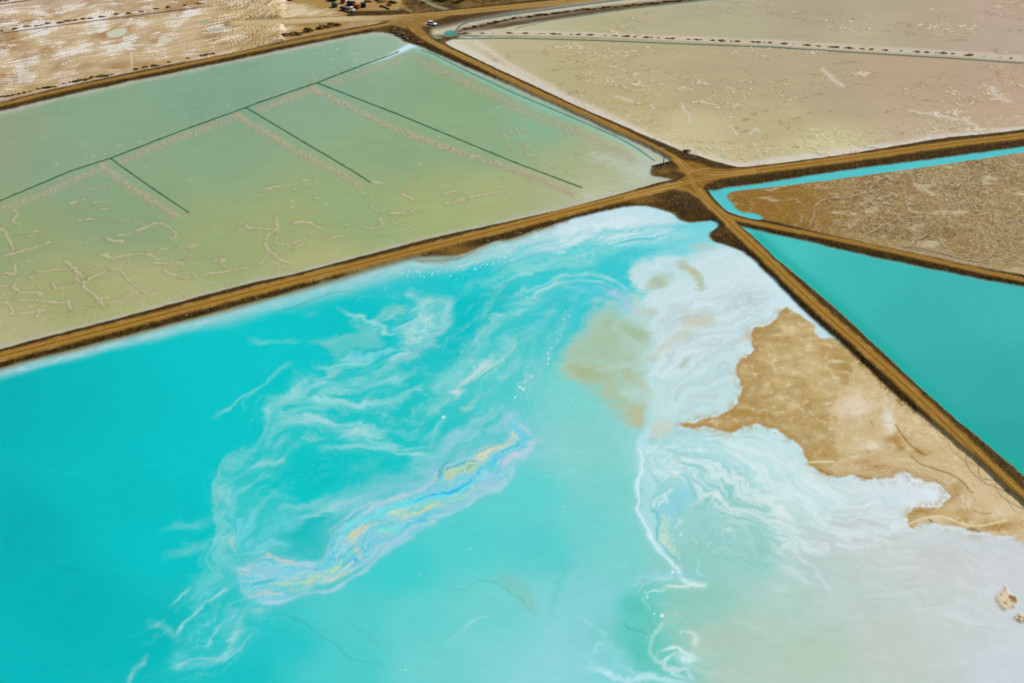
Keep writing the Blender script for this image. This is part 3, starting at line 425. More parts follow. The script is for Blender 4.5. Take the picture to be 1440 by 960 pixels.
gl(A5, [([(480, 900), (600, 860), (760, 770), (950, 680), (1100, 560), (1200, 470)], 8, 0.6, (150, 200, 226)), ([(300, 740), (420, 682), (600, 640), (720, 560), (785, 440)], 3, 0.7, (200, 206, 216)), ([(1000, 400), (1080, 345), (1190, 318), (1230, 300)], 6, 0.95, (226, 216, 184)), ([(1010, 420), (1060, 390), (1120, 360)], 4, 0.9, (226, 226, 176)),
        ([(780, 575), (840, 510), (930, 465), (1040, 440)], 6, 0.95, (190, 218, 166)), ([(770, 570), (800, 540), (840, 500)], 2.4, 0.8, (216, 200, 156)), ([(880, 500), (960, 460), (1030, 430)], 2.4, 0.8, (120, 196, 166)), ([(420, 785), (560, 752), (680, 730), (800, 700), (900, 655), (1000, 615)], 4.6, 0.95, (190, 224, 172)), ([(480, 800), (600, 765), (740, 738)], 1.8, 0.8, (222, 214, 160)),
        ([(420, 742), (520, 702), (640, 675), (800, 655), (900, 615), (1050, 535), (1075, 500)], 4.2, 0.95, (100, 230, 236)), ([(1255, 348), (1180, 390), (1140, 412), (1040, 472), (1000, 532), (900, 592), (830, 632), (750, 642), (660, 662), (560, 694)], 2.4, 1.0, (48, 190, 236)), ([(1150, 400), (1100, 440), (1030, 490)], 3.0, 0.9, (60, 214, 240)),
        ([(110, 905), (200, 900), (240, 862), (330, 850)], 3.4, 0.9, (222, 214, 156)), ([(220, 800), (300, 795), (345, 790)], 2.4, 0.9, (60, 206, 230)), ([(100, 850), (200, 820), (330, 780), (420, 740)], 4, 0.7, (110, 228, 232)), ([(340, 880), (420, 880), (490, 880)], 4, 0.9, (130, 232, 218)), ([(1238, 150), (1285, 215), (1312, 290)], 3.4, 1.0, (30, 206, 236)), ([(1250, 130), (1275, 180)], 2.4, 0.8, (160, 236, 236)), ([(1225, 250), (1275, 265), (1300, 300)], 2.4, 0.9, (228, 226, 176)), ([(1320, 330), (1380, 290), (1425, 262)], 5, 0.85, (196, 206, 226)), ([(1190, 60), (1215, 130), (1235, 200)], 4, 0.6, (180, 206, 226)), ([(1180, 440), (1260, 410), (1320, 340)], 4, 0.8, (204, 206, 218)), ([(940, 330), (900, 370), (870, 400)], 2.4, 0.6, (206, 206, 206))])
many(A5, [([(725, 565), (770, 500), (800, 440), (850, 402)], 2.0, 0.85, (62, 180, 192)), ([(760, 520), (860, 450), (960, 420), (1045, 422)], 1.5, 0.8, (64, 178, 188))], streak=0.1, crisp=True)
many(A5, [([(460, 960), (560, 900), (640, 862), (760, 800), (900, 745), (1000, 675), (1150, 602), (1235, 520), (1330, 385), (1425, 280)], 2.6, 0.6, (188, 222, 228)), ([(0, 765), (150, 692), (300, 642), (450, 602), (600, 562), (760, 440)], 6, 0.6, (152, 206, 224)), ([(760, 405), (860, 300), (950, 230), (1015, 165)], 10, 0.6, (150, 211, 223)), ([(0, 690), (150, 640), (330, 590), (520, 520), (640, 450)], 9, 0.4, (120, 208, 214)),
          ([(110, 62), (200, 48), (300, 40)], 4.5, 0.7, (156, 221, 223)), ([(190, 150), (280, 280), (400, 312), (560, 322), (715, 330)], 2.6, 0.85, (160, 224, 224)), ([(0, 322), (160, 332), (380, 332), (560, 352), (745, 387)], 3.2, 0.9, (164, 225, 226)), ([(0, 210), (120, 240), (260, 300), (420, 340)], 6, 0.55, (120, 214, 214)), ([(320, 180), (450, 200), (560, 230), (640, 215)], 4, 0.45, (90, 209, 209)), ([(690, 260), (740, 210), (780, 140)], 4, 0.6, (156, 221, 222)), ([(600, 120), (700, 60), (800, 10)], 8, 0.5, (116, 212, 211)), ([(130, 470), (260, 480), (400, 440)], 8, 0.35, (80, 207, 207)), ([(330, 440), (420, 380)], 5, 0.35, (80, 207, 207))], streak=0.35)
gl(A6, [([(425, 362), (500, 392), (600, 432), (690, 440)], 2.2, 0.85, (206, 206, 192)), ([(255, 450), (330, 480), (400, 470), (500, 480)], 2, 0.7, (196, 210, 206)), ([(270, 490), (350, 522)], 2.6, 0.9, (228, 214, 190)), ([(340, 430), (390, 460)], 2.4, 0.8, (216, 206, 190)), ([(300, 560), (420, 550), (510, 515)], 1.8, 0.75, (206, 200, 190)), ([(350, 662), (420, 640), (475, 622)], 3.0, 0.9, (214, 204, 188)), ([(500, 640), (575, 648)], 2.2, 0.8, (206, 200, 196)),
        ([(470, 575), (600, 582), (760, 548), (860, 502), (960, 450), (1000, 385)], 6.0, 0.95, (190, 226, 172)), ([(560, 612), (700, 606), (775, 590)], 3.0, 0.95, (228, 218, 170)), ([(840, 562), (960, 522), (1065, 465)], 3.0, 0.95, (232, 216, 184)), ([(1035, 305), (1080, 370), (1108, 430)], 3.0, 0.9, (222, 208, 166)), ([(990, 260), (1080, 242), (1135, 190)], 4.0, 0.9, (222, 214, 170)), ([(1220, 212), (1300, 238)], 2.4, 0.9, (224, 214, 160)), ([(1110, 270), (1060, 300)], 2.4, 0.7, (206, 190, 180)),
        ([(915, 310), (960, 250), (1060, 160), (1200, 122), (1300, 80), (1430, 40)], 5.0, 0.95, (112, 228, 234)), ([(1180, 192), (1270, 212), (1365, 190)], 5.0, 0.95, (116, 232, 224)), ([(1280, 110), (1360, 80), (1440, 60)], 3, 0.9, (216, 224, 170)), ([(985, 440), (1040, 408), (1085, 440)], 2.8, 0.95, (52, 180, 230)), ([(860, 410), (920, 400), (950, 410)], 2.0, 0.9, (40, 190, 222)), ([(900, 260), (910, 320), (900, 360)], 1.6, 0.7, (60, 190, 220)), ([(780, 480), (820, 475)], 2.2, 0.8, (60, 180, 210)), ([(400, 520), (560, 500), (680, 470)], 7, 0.6, (120, 214, 236)), ([(340, 700), (480, 690), (620, 660)], 5, 0.7, (130, 214, 236)), ([(1150, 300), (1260, 260), (1380, 230)], 9, 0.6, (130, 200, 228)), ([(1000, 500), (1100, 440), (1180, 340)], 4, 0.5, (150, 206, 232)), ([(210, 150), (260, 180), (330, 190)], 9, 0.45, (84, 214, 230))])
many(A6, [([(340, 725), (540, 718), (680, 668), (860, 612), (1060, 535), (1160, 445), (1260, 345), (1440, 222)], 3.0, 0.65, (188, 212, 234)), ([(200, 235), (225, 290), (268, 360)], 1.8, 0.7, (176, 212, 200)), ([(90, 0), (160, 120), (108, 240), (150, 360), (240, 440)], 3, 0.5, (120, 210, 210)), ([(190, 702), (280, 680), (350, 662)], 1.6, 0.5, (140, 212, 216)), ([(830, 170), (880, 110), (960, 70), (1100, 20)], 3, 0.5, (110, 208, 210)), ([(870, 280), (900, 200), (980, 120), (1120, 60), (1250, 20)], 2, 0.6, (176, 208, 226)), ([(560, 130), (640, 180), (720, 140)], 6, 0.4, (96, 208, 222)), ([(200, 720), (260, 760), (330, 740), (400, 760)], 5, 0.4, (120, 206, 200)), ([(280, 860), (180, 900), (190, 940)], 5, 0.4, (120, 210, 208))], streak=0.35)
# ---- trails, cirrus and far wisps
paint([(722, 578), (722, 562), (735, 540), (756, 518), (775, 492), (790, 462), (800, 438)], 7, 0.45, (166, 212, 222), streak=0.6)
for ln, ww, a in (([(367, 624), (371, 605), (378, 580), (390, 560)], 5, 0.5), ([(392, 570), (420, 552), (450, 536), (482, 512)], 7, 0.55), ([(390, 600), (440, 590), (480, 600), (520, 618)], 8, 0.6), ([(300, 587), (330, 570), (352, 550), (385, 527), (412, 512)], 2.2, 0.5), ([(345, 575), (350, 560), (360, 546)], 1.6, 0.3), ([(407, 634), (398, 646), (372, 652), (345, 655)], 3.0, 0.55),
                  ([(205, 925), (190, 940), (178, 952), (176, 970)], 3, 0.55), ([(240, 942), (255, 930), (275, 922), (300, 928)], 2.5, 0.6), ([(322, 824), (284, 846), (267, 868), (252, 892), (240, 895)], 2.2, 0.7), ([(262, 826), (245, 838), (236, 852)], 1.8, 0.5), ([(308, 880), (300, 895), (285, 908)], 1.8, 0.9), ([(345, 870), (325, 900), (305, 925), (270, 930)], 5, 0.55), ([(215, 876), (235, 886), (250, 895)], 5, 0.4),
                  ([(240, 785), (260, 775), (300, 765)], 6, 0.25), ([(230, 740), (270, 735), (300, 728)], 5, 0.22), ([(500, 700), (470, 712), (440, 720), (420, 735)], 5, 0.45), ([(640, 500), (690, 460), (740, 430), (790, 405)], 8, 0.4), ([(690, 520), (740, 470), (780, 430)], 8, 0.4), ([(600, 545), (640, 520), (680, 480)], 6, 0.35), ([(330, 880), (350, 860), (380, 862)], 4, 0.4), ([(300, 930), (330, 915), (352, 890)], 2, 0.5)):
    paint(ln, ww, a, (168, 222, 224), streak=0.45)
paint([(336, 630), (308, 652), (304, 670), (299, 695), (304, 725), (303, 755), (311, 778)], 1.6, 0.7, (136, 213, 213), wr=14, streak=0.3, crisp=True)
# ---- faint marks in the pale water below
paint([(388, 853), (420, 872), (455, 895), (490, 920), (515, 934), (546, 936)], 1.5, 0.42, (80, 168, 164), streak=0.2, crisp=True)
paint([(470, 862), (500, 880), (520, 900), (535, 911), (552, 905)], 2.0, 0.28, (100, 172, 168), streak=0.2)
paint([(625, 902), (650, 888), (672, 874), (692, 868)], 2.2, 0.5, (176, 226, 230), streak=0.4)
blob([(690, 815), (720, 808), (745, 818), (758, 850), (752, 868), (738, 850), (715, 835)], 0.5, (140, 194, 180), 9, 0.3)
paint([(630, 825), (652, 828), (672, 818), (690, 816), (712, 826), (740, 850), (752, 868)], 1.2, 0.4, (92, 164, 154), crisp=True, streak=0.3)
paint([(775, 800), (795, 780), (790, 820), (782, 860)], 7, 0.4, (70, 200, 200), streak=0.3)
paint([(790, 950), (770, 900), (800, 850)], 16, 0.35, (150, 216, 226), streak=0.5); paint([(740, 960), (800, 920), (840, 870)], 14, 0.35, (150, 214, 220), streak=0.7)
for k in range(9):
    yy = 632 + k*4.6; paint([(738+k*3, yy), (790, yy+1), (850-k*3, yy+0.5)], 1.0, 0.28, (176, 228, 226), crisp=True, streak=0.1)
for k, ln in enumerate(([(70, 795), (100, 800), (120, 806)], [(95, 798), (108, 803)], [(62, 660), (100, 664), (130, 664)])): paint(ln, 1.6, 0.35, (0, 160, 166) if k < 2 else (30, 205, 206), crisp=True)
hz = np.zeros(len(u), f32)
for cx, cy, rx, ry, a in ((500, 585, 120, 60, 1), (350, 720, 60, 90, .8), (560, 460, 70, 50, 1), (690, 500, 110, 90, .8), (1010, 660, 120, 110, .9), (820, 360, 170, 40, .9), (300, 900, 80, 50, .9), (930, 900, 90, 60, .8), (1000, 450, 90, 90, .5)):
    hz = np.maximum(hz, a*np.exp(-(((u-cx)/rx)**2 + ((v-cy)/ry)**2)))
col = mixc(col, lin((206, 234, 236)), np.clip(hz*thread*sstep(-0.2, 0.9, nw + 0.5*lc)*0.40, 0, 1))
# fine streak grain over everything, and pale flecks of floating salt
milk = np.clip(col[:, 0]*1.6, 0, 1)
col *= (1 + (0.006 + 0.006*milk)*lf + (0.006 + 0.022*milk)*nw + 0.016*milk*n1 + 0.02*milk*nv_)[:, None]
fleckmask = np.zeros(len(u), f32)
for ln, ww in (([(722, 562), (735, 540), (756, 518), (775, 492), (790, 462), (800, 438)], 7), ([(640, 560), (650, 545), (660, 520), (690, 500)], 5), ([(560, 490), (600, 460), (610, 430)], 12), ([(925, 640), (940, 700), (960, 790)], 14), ([(640, 375), (700, 358), (740, 345)], 9), ([(905, 832), (915, 860), (930, 900)], 9), ([(660, 655), (640, 668)], 5), ([(560, 385), (640, 385), (720, 362)], 14)):
    fleckmask = np.maximum(fleckmask, np.exp(-(seg_dist(u, v, smooth_line(ln))/ww)**2))
fl = sstep(0.62, 0.95, noise(x_*0.9, y_*0.55, 41) + 0.5*fleckmask - 0.25)*fleckmask
col = mixc(col, lin((206, 236, 236)), np.clip(fl*0.9, 0, 1))
for cx, cy, r in ((931, 865, 3.2), (946, 804, 2.6), (920, 862, 1.6), (957, 888, 1.6), (591, 807, 0.9), (661, 771, 1.0), (570, 941, 1.1), (908, 832, 1.2), (803, 563, 1.1), (792, 712, 0.9), (624, 586, 2.4), (736, 547, 2.0), (731, 544, 1.6), (770, 511, 1.5), (772, 504, 1.6)):
    q = np.exp(-(((u-cx)/r)**2 + ((v-cy)/(r*0.8))**2)**2); col = mixc(col, lin((232, 246, 244)), q*0.95)
C[mi] = np.clip(col, 0.0, 1.0)
pond_rgb = C.copy()

# ================================================================== SAND FLAT
mi = np.where(mS); u, v = U[mi], V[mi]; x_, y_ = X[mi], Y[mi]
n4, n1, n20, w1x = N4[mi], N1[mi], N20[mi], W1x[mi]
g = sstep(-3, 3, seg_signed(u + 3*n4, v + 2*n4, np.array([(1215, 470), (1198, 512), (1197, 526), (1193, 541), (1180, 551), (1170, 570), (1164, 587), (1170, 600), (1176, 625), (1180, 645), (1150, 680)]))*-1)
big = fbm(x_ + 4*w1x, y_, 16, 5, 31, 0.6); med = fbm(x_ + 2*w1x, y_*1.1, 6, 5, 33, 0.65); fin = fbm(x_ + 1.2*w1x, y_, 3.4, 4, 37, 0.55)
c = mixc(np.broadcast_to(lin((189, 159, 103)), u.shape + (3,)), np.broadcast_to(lin((212, 186, 140)), u.shape + (3,)), g)
c = mixc(c, lin((174, 140, 80)), sstep(0.0, 0.8, -0.6*med - 0.8*big)*(0.7-0.5*g)); c = mixc(c, lin((216, 190, 142)), sstep(-0.25, 0.65, 0.6*med + 0.6*big)*(0.75-0.2*g))
for cx, cy, rx, ry, cc, a in ((1107, 464, 15, 11, (222, 198, 152), .9), (1080, 499, 15, 9, (212, 184, 126), .7), (1150, 530, 18, 26, (212, 184, 130), .85), (1140, 512, 14, 10, (216, 190, 138), .7), (1097, 536, 13, 8, (214, 186, 132), .8), (1078, 551, 8, 5, (216, 190, 138), .8), (1116, 571, 10, 5, (216, 190, 140), .8), (1127, 494, 10, 8, (210, 182, 126), .6), (1100, 487, 14, 6, (212, 186, 132), .5), (1203, 574, 24, 14, (236, 220, 196), .9), (1250, 592, 8, 18, (238, 228, 210), .95), (1226, 630, 20, 10, (238, 224, 196), .9), (1205, 560, 12, 12, (232, 214, 186), .7), (1243, 560, 5, 18, (230, 214, 186), .7), (1300, 600, 32, 22, (222, 196, 152), .6), (1370, 690, 50, 26, (222, 194, 156), .6), (1410, 716, 30, 10, (226, 202, 168), .7),
                          (1259, 621, 17, 10, (182, 136, 62), .95), (1268, 632, 8, 4, (160, 112, 40), .8), (1292, 637, 13, 6, (178, 132, 58), .95), (1213, 648, 18, 5, (186, 142, 70), .8), (1232, 658, 22, 6, (182, 138, 66), .8), (1222, 636, 10, 4, (186, 144, 74), .7), (1155, 640, 22, 10, (190, 150, 80), .8), (1174, 590, 6, 3, (184, 142, 74), .7), (1344, 690, 12, 12, (182, 138, 66), .9), (1404, 741, 34, 7, (180, 134, 58), .95), (1350, 732, 14, 6, (182, 138, 64), .9), (1296, 722, 26, 5, (176, 132, 58), .9), (1282, 735, 8, 8, (180, 136, 62), .8), (1352, 722, 20, 4, (190, 150, 84), .7), (1045, 580, 20, 7, (176, 134, 62), .8), (1060, 585, 30, 5, (178, 136, 64), .6)):
    t = np.exp(-(((u-cx + 5*w1x + 4*n4)/rx)**2 + ((v-cy + 3*w1x - 2.5*n4)/ry)**2)**1.2); c = mixc(c, lin(cc), np.clip(t*a*(0.92 + 0.30*fin + 0.08*n1), 0, 0.97))
c = mixc(c, lin((234, 218, 182)), sstep(0.15, 0.8, 0.8*fin + 0.45*med)*0.6); c = mixc(c, lin((160, 120, 56)), sstep(0.35, 1.0, -fin)*0.25)
cr_ = np.abs(fbm(x_ + 3*w1x + 0.8*n4, y_ + 0.8*n4, 7, 2, 39, 0.5)); crv = np.exp(-(cr_/0.045)**2); c = mixc(c, lin((234, 216, 178)), crv*0.45*sstep(-0.2, 0.4, big + 0.3)); c = mixc(c, lin((150, 112, 56)), np.exp(-((cr_-0.11)/0.04)**2)*0.18)
olv = np.exp(-(seg_dist(u, v, np.array([(1205, 505), (1222, 522), (1245, 546), (1270, 569), (1284, 578)]))/5.5)**2); c = mixc(c, lin((146, 116, 46)), np.clip(olv*sstep(-0.4, 0.4, n4 + n1), 0, 0.85))
dsh = seg_dist(u, v, smooth_line(sand[2:47], 1)) + 1.5*n4
c = mixc(c, lin((176, 134, 62)), np.exp(-(np.maximum(dsh, 0)/6)**2)*0.65)
ter = np.maximum(dsh, 0)/7.0 + 1.2*W2x[mi] + 0.6*w1x; fr = np.abs(ter % 1.0 - 0.5)        # strand lines left by the falling water
lin_m = sstep(30, 3, dsh)*sstep(1120, 1200, u)*sstep(-0.5, 0.3, med + 0.3)
c = mixc(c, lin((136, 96, 44)), np.exp(-(fr/0.06)**2)*0.5*lin_m); c = mixc(c, lin((230, 212, 172)), np.exp(-((fr-0.2)/0.08)**2)*0.4*lin_m)
S3 = lambda L: [(1140 + a/4.8, 560 + b_/4.8) for a, b_ in L]
for L, ww, a, cc in (([(575, 185), (600, 230), (640, 285), (700, 345), (780, 388)], 1.0, .85, (126, 88, 36)), ([(680, 398), (740, 450), (850, 482), (960, 520), (1040, 580), (1060, 620), (1092, 640)], 1.0, .8, (130, 94, 44)), ([(640, 855), (720, 820), (820, 797), (900, 800), (1000, 840), (1100, 866), (1200, 850), (1320, 828)], 1.5, .9, (236, 216, 170)), ([(800, 818), (850, 862), (1030, 882), (1100, 880), (1160, 910)], 1.1, .85, (110, 76, 34)), ([(1050, 385), (1038, 430), (1090, 512), (1180, 582), (1330, 636)], .8, .8, (136, 100, 62)), ([(1138, 448), (1124, 510), (1160, 552), (1262, 556)], .8, .8, (130, 94, 58)), ([(748, 100), (750, 180), (862, 200)], .7, .6, (150, 112, 66)), ([(860, 268), (960, 282)], .7, .6, (150, 112, 66)), ([(930, 290), (935, 340), (1010, 410), (1120, 456)], .8, .6, (150, 114, 70)), ([(1255, 570), (1242, 620), (1330, 702), (1440, 752)], .8, .75, (132, 98, 60)), ([(1325, 650), (1320, 690), (1380, 770)], .7, .6, (140, 104, 64)), ([(0, 432), (80, 425), (160, 432)], 1.5, .85, (238, 222, 182)), ([(0, 480), (90, 488), (130, 520), (220, 540), (300, 516), (390, 542), (520, 538)], 1.0, .7, (120, 84, 40)), ([(400, 150), (425, 200)], .9, .6, (150, 116, 60)), ([(1080, 740), (1130, 780), (1220, 780)], 1.0, .6, (150, 112, 56))):
    L = np.array(S3(L)); d = seg_dist(u + 1.2*n4 + .5*n1, v + 0.8*n4, smooth_line(L)); c = mixc(c, lin(cc), np.exp(-(d/ww)**2)*a)
isl = (u > 1385) & (v > 815)
c = np.where(isl[:, None], mixc(np.broadcast_to(lin((150, 108, 48)), c.shape), lin((222, 204, 172)), sstep(-0.25, 0.35, 0.8*n1 + 0.8*n4)), c)
c *= (1 + 0.035*n1 + 0.04*n4)[:, None]
C[mi] = np.clip(c, 0, 1); dd = seg_dist(u, v, np.array(sand + [sand[0]]))
Zs[mi] = 0.04 + 0.25*sstep(0, 25, dd) + 0.06*np.exp(-(fr/0.10)**2)*lin_m + 0.05*med + 0.02*fin

# white lip of salt at the water's edge of the sand
mi = np.where((R == ID['turquoise_pond']) & (U > 930) & (V > 400))
d = seg_dist(U[mi] + 2*W1x[mi], V[mi] + 1.5*W1y[mi], smooth_line(sand[1:60], 1))
sm_ = sstep(-0.3, 0.5, N4[mi] + 0.7*N1[mi] + 0.4*W1x[mi]); C[mi] = mixc(C[mi], lin((204, 190, 164)), np.exp(-((d-5)/5)**2)*0.55*sm_); C[mi] = mixc(C[mi], lin((176, 140, 78)), np.exp(-((d-2)/2.5)**2)*0.5*sstep(0.2, 0.7, N1[mi] + N4[mi])); C[mi] = mixc(C[mi], lin((234, 238, 240)), np.exp(-(d/1.5)**2)*0.65)

# ================================================================== GREEN POND
mi = np.where(R == ID['green_pond']); u, v = U[mi], V[mi]; x_, y_ = X[mi], Y[mi]
n4, n1, n20, w1x, w1y, n60 = N4[mi], N1[mi], N20[mi], W1x[mi], W1y[mi], N60[mi]
c = shepard(mi, [(-300, 250, 150, 160, 125), (0, 200, 147, 165, 130), (150, 160, 137, 170, 137), (300, 130, 131, 168, 140), (450, 70, 140, 176, 147), (530, 60, 150, 182, 155), (100, 220, 140, 168, 135), (300, 220, 141, 172, 132), (200, 300, 140, 166, 125), (0, 330, 150, 168, 120), (100, 420, 166, 173, 116), (30, 470, 182, 180, 132), (300, 330, 155, 172, 118), (400, 330, 160, 175, 118), (500, 300, 152, 176, 122), (600, 290, 165, 179, 120), (700, 270, 170, 181, 124), (450, 370, 177, 181, 124), (560, 200, 142, 172, 129), (650, 160, 140, 172, 129), (700, 210, 142, 172, 130), (800, 240, 166, 178, 132), (860, 240, 172, 182, 135), (900, 235, 184, 198, 172), (760, 170, 140, 182, 146), (620, 110, 140, 172, 130), (480, 130, 138, 172, 140), (850, 270, 192, 192, 158), (200, 420, 176, 178, 124)])
c = c*np.array([1.04, 0.985, 1.0], f32); stk = fbm(x_*0.5 + y_*0.12, y_*1.2 - x_*0.25, 8, 4, 51)
c *= (1 + 0.035*stk + 0.035*n60 + 0.012*n4)[:, None]
dsh = seg_dist(u, v, np.array(shore_green)) + 1.5*n4
c = mixc(c, lin((190, 186, 170)), np.exp(-(np.maximum(dsh, 0)/(4.0 + 2.0*n20))**2)*0.85)
low = sstep(60, 0, seg_dist(u, v, np.array(A)))                       # paler shallows by the long road
cell = np.abs(fbm(x_ + 1.5*w1x, y_*1.2, 9, 3, 53)); c = mixc(c, lin((198, 192, 150)), np.exp(-(cell/0.035)**2)*0.45*sstep(0.1, 0.8, low))
shw = np.exp(-(seg_dist(u, v, np.array([(840, 215), (880, 230), (905, 243), (870, 262), (830, 280)]))/14)**2)
c = mixc(c, lin((196, 204, 190)), shw*0.6*sstep(-0.5, 0.6, n4 + n20))
zz = np.zeros(u.shape, f32)
ridges = [([(-60, 318), (0, 294), (60, 273), (135, 239)], 4.0, 0.8), ([(142, 232), (160, 248), (180, 262), (195, 270), (225, 290), (247, 303)], 4.6, 1.0), ([(168, 228), (200, 214), (230, 201), (280, 184), (333, 164)], 4.5, 0.8), ([(333, 160), (345, 172), (365, 181), (388, 195), (410, 208)], 4.2, 1.0), ([(416, 214), (440, 226), (470, 240), (490, 252), (506, 262)], 4.4, 1.0),
          ([(365, 154), (400, 141), (440, 127)], 4.2, 0.8), ([(438, 122), (455, 134), (490, 150), (520, 165), (560, 183), (610, 202), (650, 216), (700, 232), (740, 245), (780, 261), (808, 274)], 3.8, 1.1), ([(462, 118), (495, 109), (525, 98), (560, 84)], 4.0, 0.55), ([(570, 77), (590, 86), (607, 92)], 3.0, 0.6), ([(607, 95), (640, 108), (665, 121), (700, 138), (740, 158), (790, 176), (840, 198), (890, 224)], 6.5, 0.65)]
for ln, ww, a in ridges:
    d = seg_dist(u + 2.2*w1x, v + 1.5*w1y, smooth_line(ln)); sp = sstep(-0.6, 0.6, 0.55*n1 + 0.4*n4 + 0.35*rng.standard_normal(len(u)).astype(f32))
    t = np.exp(-(d/ww)**2)*a; c = mixc(c, lin((160, 150, 116)), np.clip(t*0.55, 0, 1)); c = mixc(c, lin((196, 182, 156)), np.clip(t*0.9*sp, 0, 1))
    c = mixc(c, lin((138, 122, 84)), np.clip(t*0.6*sstep(0.25, 0.7, -n1 + 0.4*n4), 0, 1)); zz += 0.22*np.exp(-(d/ww)**2)*sp*a
k5 = lambda L: [(q[0]/4.0, 240+q[1]/4.0) for q in L]
k6 = lambda L: [(360+q[0]/4.0, 240+q[1]/4.0) for q in L]
cracks = [(k5(q), wq) for q, wq in (([(0, 330), (30, 335), (40, 380), (75, 440)], 1.7), ([(90, 385), (190, 365)], .8), ([(180, 348), (250, 340)], .8), ([(0, 485), (150, 447), (280, 405)], 1.0), ([(370, 510), (420, 560), (490, 610)], 2.2), ([(490, 610), (460, 650), (520, 690), (590, 760)], 2.1), ([(0, 580), (90, 580), (200, 570), (400, 550), (510, 540)], 1.0), ([(85, 530), (90, 590), (30, 575)], 1.4), ([(170, 605), (185, 578)], 1.6), ([(80, 640), (60, 655), (120, 685), (70, 715)], 1.8), ([(120, 685), (250, 690), (220, 705)], 1.5), ([(80, 725), (200, 730), (320, 745), (390, 740)], 1.2), ([(0, 750), (40, 740), (75, 790), (50, 812), (240, 790)], 1.5), ([(390, 740), (400, 790), (390, 812)], 1.5), ([(400, 790), (500, 762), (570, 735)], .9), ([(570, 722), (680, 702), (900, 662)], .9), ([(490, 610), (560, 582), (640, 556), (680, 562), (720, 610), (770, 660), (820, 690)], 1.3), ([(560, 470), (610, 480), (640, 502)], 1.9), ([(640, 492), (790, 462), (830, 482)], 1.1), ([(870, 456), (990, 430)], .8), ([(600, 385), (650, 395), (690, 400)], 1.6), ([(660, 370), (800, 332), (870, 292), (920, 300), (960, 330), (1000, 365), (965, 385)], 1.3), ([(830, 470), (890, 500)], 1.4), ([(860, 520), (950, 530)], 1.2), ([(1030, 510), (1020, 552)], 1.2), ([(1200, 510), (1280, 498), (1240, 520), (1265, 542)], 1.4), ([(300, 640), (312, 662)], 1.6), ([(330, 642), (470, 602)], .7), ([(400, 186), (470, 160)], 1.2), ([(510, 186), (550, 180)], 1.1), ([(440, 280), (570, 268)], 1.0), ([(490, 110), (640, 92)], .7), ([(570, 222), (625, 214)], .7), ([(1000, 602), (1120, 592), (1250, 570), (1440, 530)], .9), ([(715, 495), (725, 520), (715, 535)], 1.3), ([(1380, 310), (1400, 330), (1440, 325)], 1.5), ([(80, 230), (100, 240), (85, 270), (60, 285), (85, 295)], 1.3), ([(920, 560), (960, 590), (1040, 600)], 1.0), ([(200, 820), (215, 800)], 1.4), ([(0, 650), (80, 640)], .8), ([(1150, 480), (1060, 500), (950, 530)], .7))]
cracks += [(k6(q), wq) for q, wq in (([(0, 325), (75, 330)], 1.4), ([(105, 255), (120, 280), (115, 300), (130, 318), (75, 350), (48, 390), (60, 440), (120, 490), (185, 525)], 1.7), ([(130, 330), (110, 390), (120, 420), (240, 405), (300, 370), (312, 345)], 1.1), ([(215, 296), (300, 290), (330, 310), (365, 328)], 1.5), ([(390, 395), (510, 360)], .9), ([(580, 320), (700, 320), (715, 300), (690, 270)], 1.1), ([(750, 265), (790, 300), (860, 310), (875, 332)], 1.0), ([(750, 240), (870, 240), (890, 210), (935, 225)], 1.2), ([(640, 195), (692, 238)], .9), ([(830, 130), (885, 165)], 1.8), ([(1060, 190), (1160, 160), (1240, 140), (1400, 115)], 1.0), ([(35, 110), (145, 90)], 1.1), ([(210, 100), (255, 132)], 1.0), ([(260, 60), (320, 50)], .8), ([(660, 68), (705, 72)], 1.4), ([(720, 480), (860, 400), (1000, 380)], .6), ([(870, 40), (895, 58)], 1.2), ([(1150, 150), (1170, 170)], 1.5), ([(1055, 135), (1110, 118)], 1.2), ([(0, 145), (40, 138)], .8), ([(490, 312), (560, 292)], .9), ([(200, 440), (260, 420)], .9), ([(330, 155), (355, 155)], 1.2))]
for k in range(34):
    cx, cy = rng.uniform(690, 850), rng.uniform(170, 262)
    if rng.random() < .5: cracks.append(([(cx, cy), (cx+rng.uniform(4, 16), cy+rng.uniform(2, 8))], 0.7))
for ln, ww in cracks:
    m = np.array(ln); b = np.where((u > m[:, 0].min()-10) & (u < m[:, 0].max()+10) & (v > m[:, 1].min()-9) & (v < m[:, 1].max()+9))[0]
    if not len(b): continue
    d = seg_dist(u[b] + 2.0*w1x[b] + 1.4*n4[b] + 1.3*n1[b], v[b] + 1.2*w1y[b] + 0.9*n4[b] + 0.9*n1[b], smooth_line(ln, 1))
    wv = ww*(0.95 + 0.5*n4[b]).clip(0.4, 1.6); t = np.exp(-(d/wv)**2)*(0.35 + 0.65*sstep(-0.5, 0.3, n4[b] + 0.7*n1[b] + 0.3))
    c[b] = mixc(c[b], lin((136, 126, 84)), np.exp(-((d-0.8)/(ww*2.0))**2)*0.30); c[b] = mixc(c[b], lin((206, 192, 160)), np.clip(t*0.85, 0, 1)); zz[b] += 0.14*t  # brown shadow beside each salt crack is put into the colour
gx_, gy_ = x_ + 3.0*w1x + 1.0*n4, y_ + 3.0*w1y - 1.0*n4
wz = sstep(300, 375, v + 0.10*u + 12*n20)*sstep(520, 380, u)
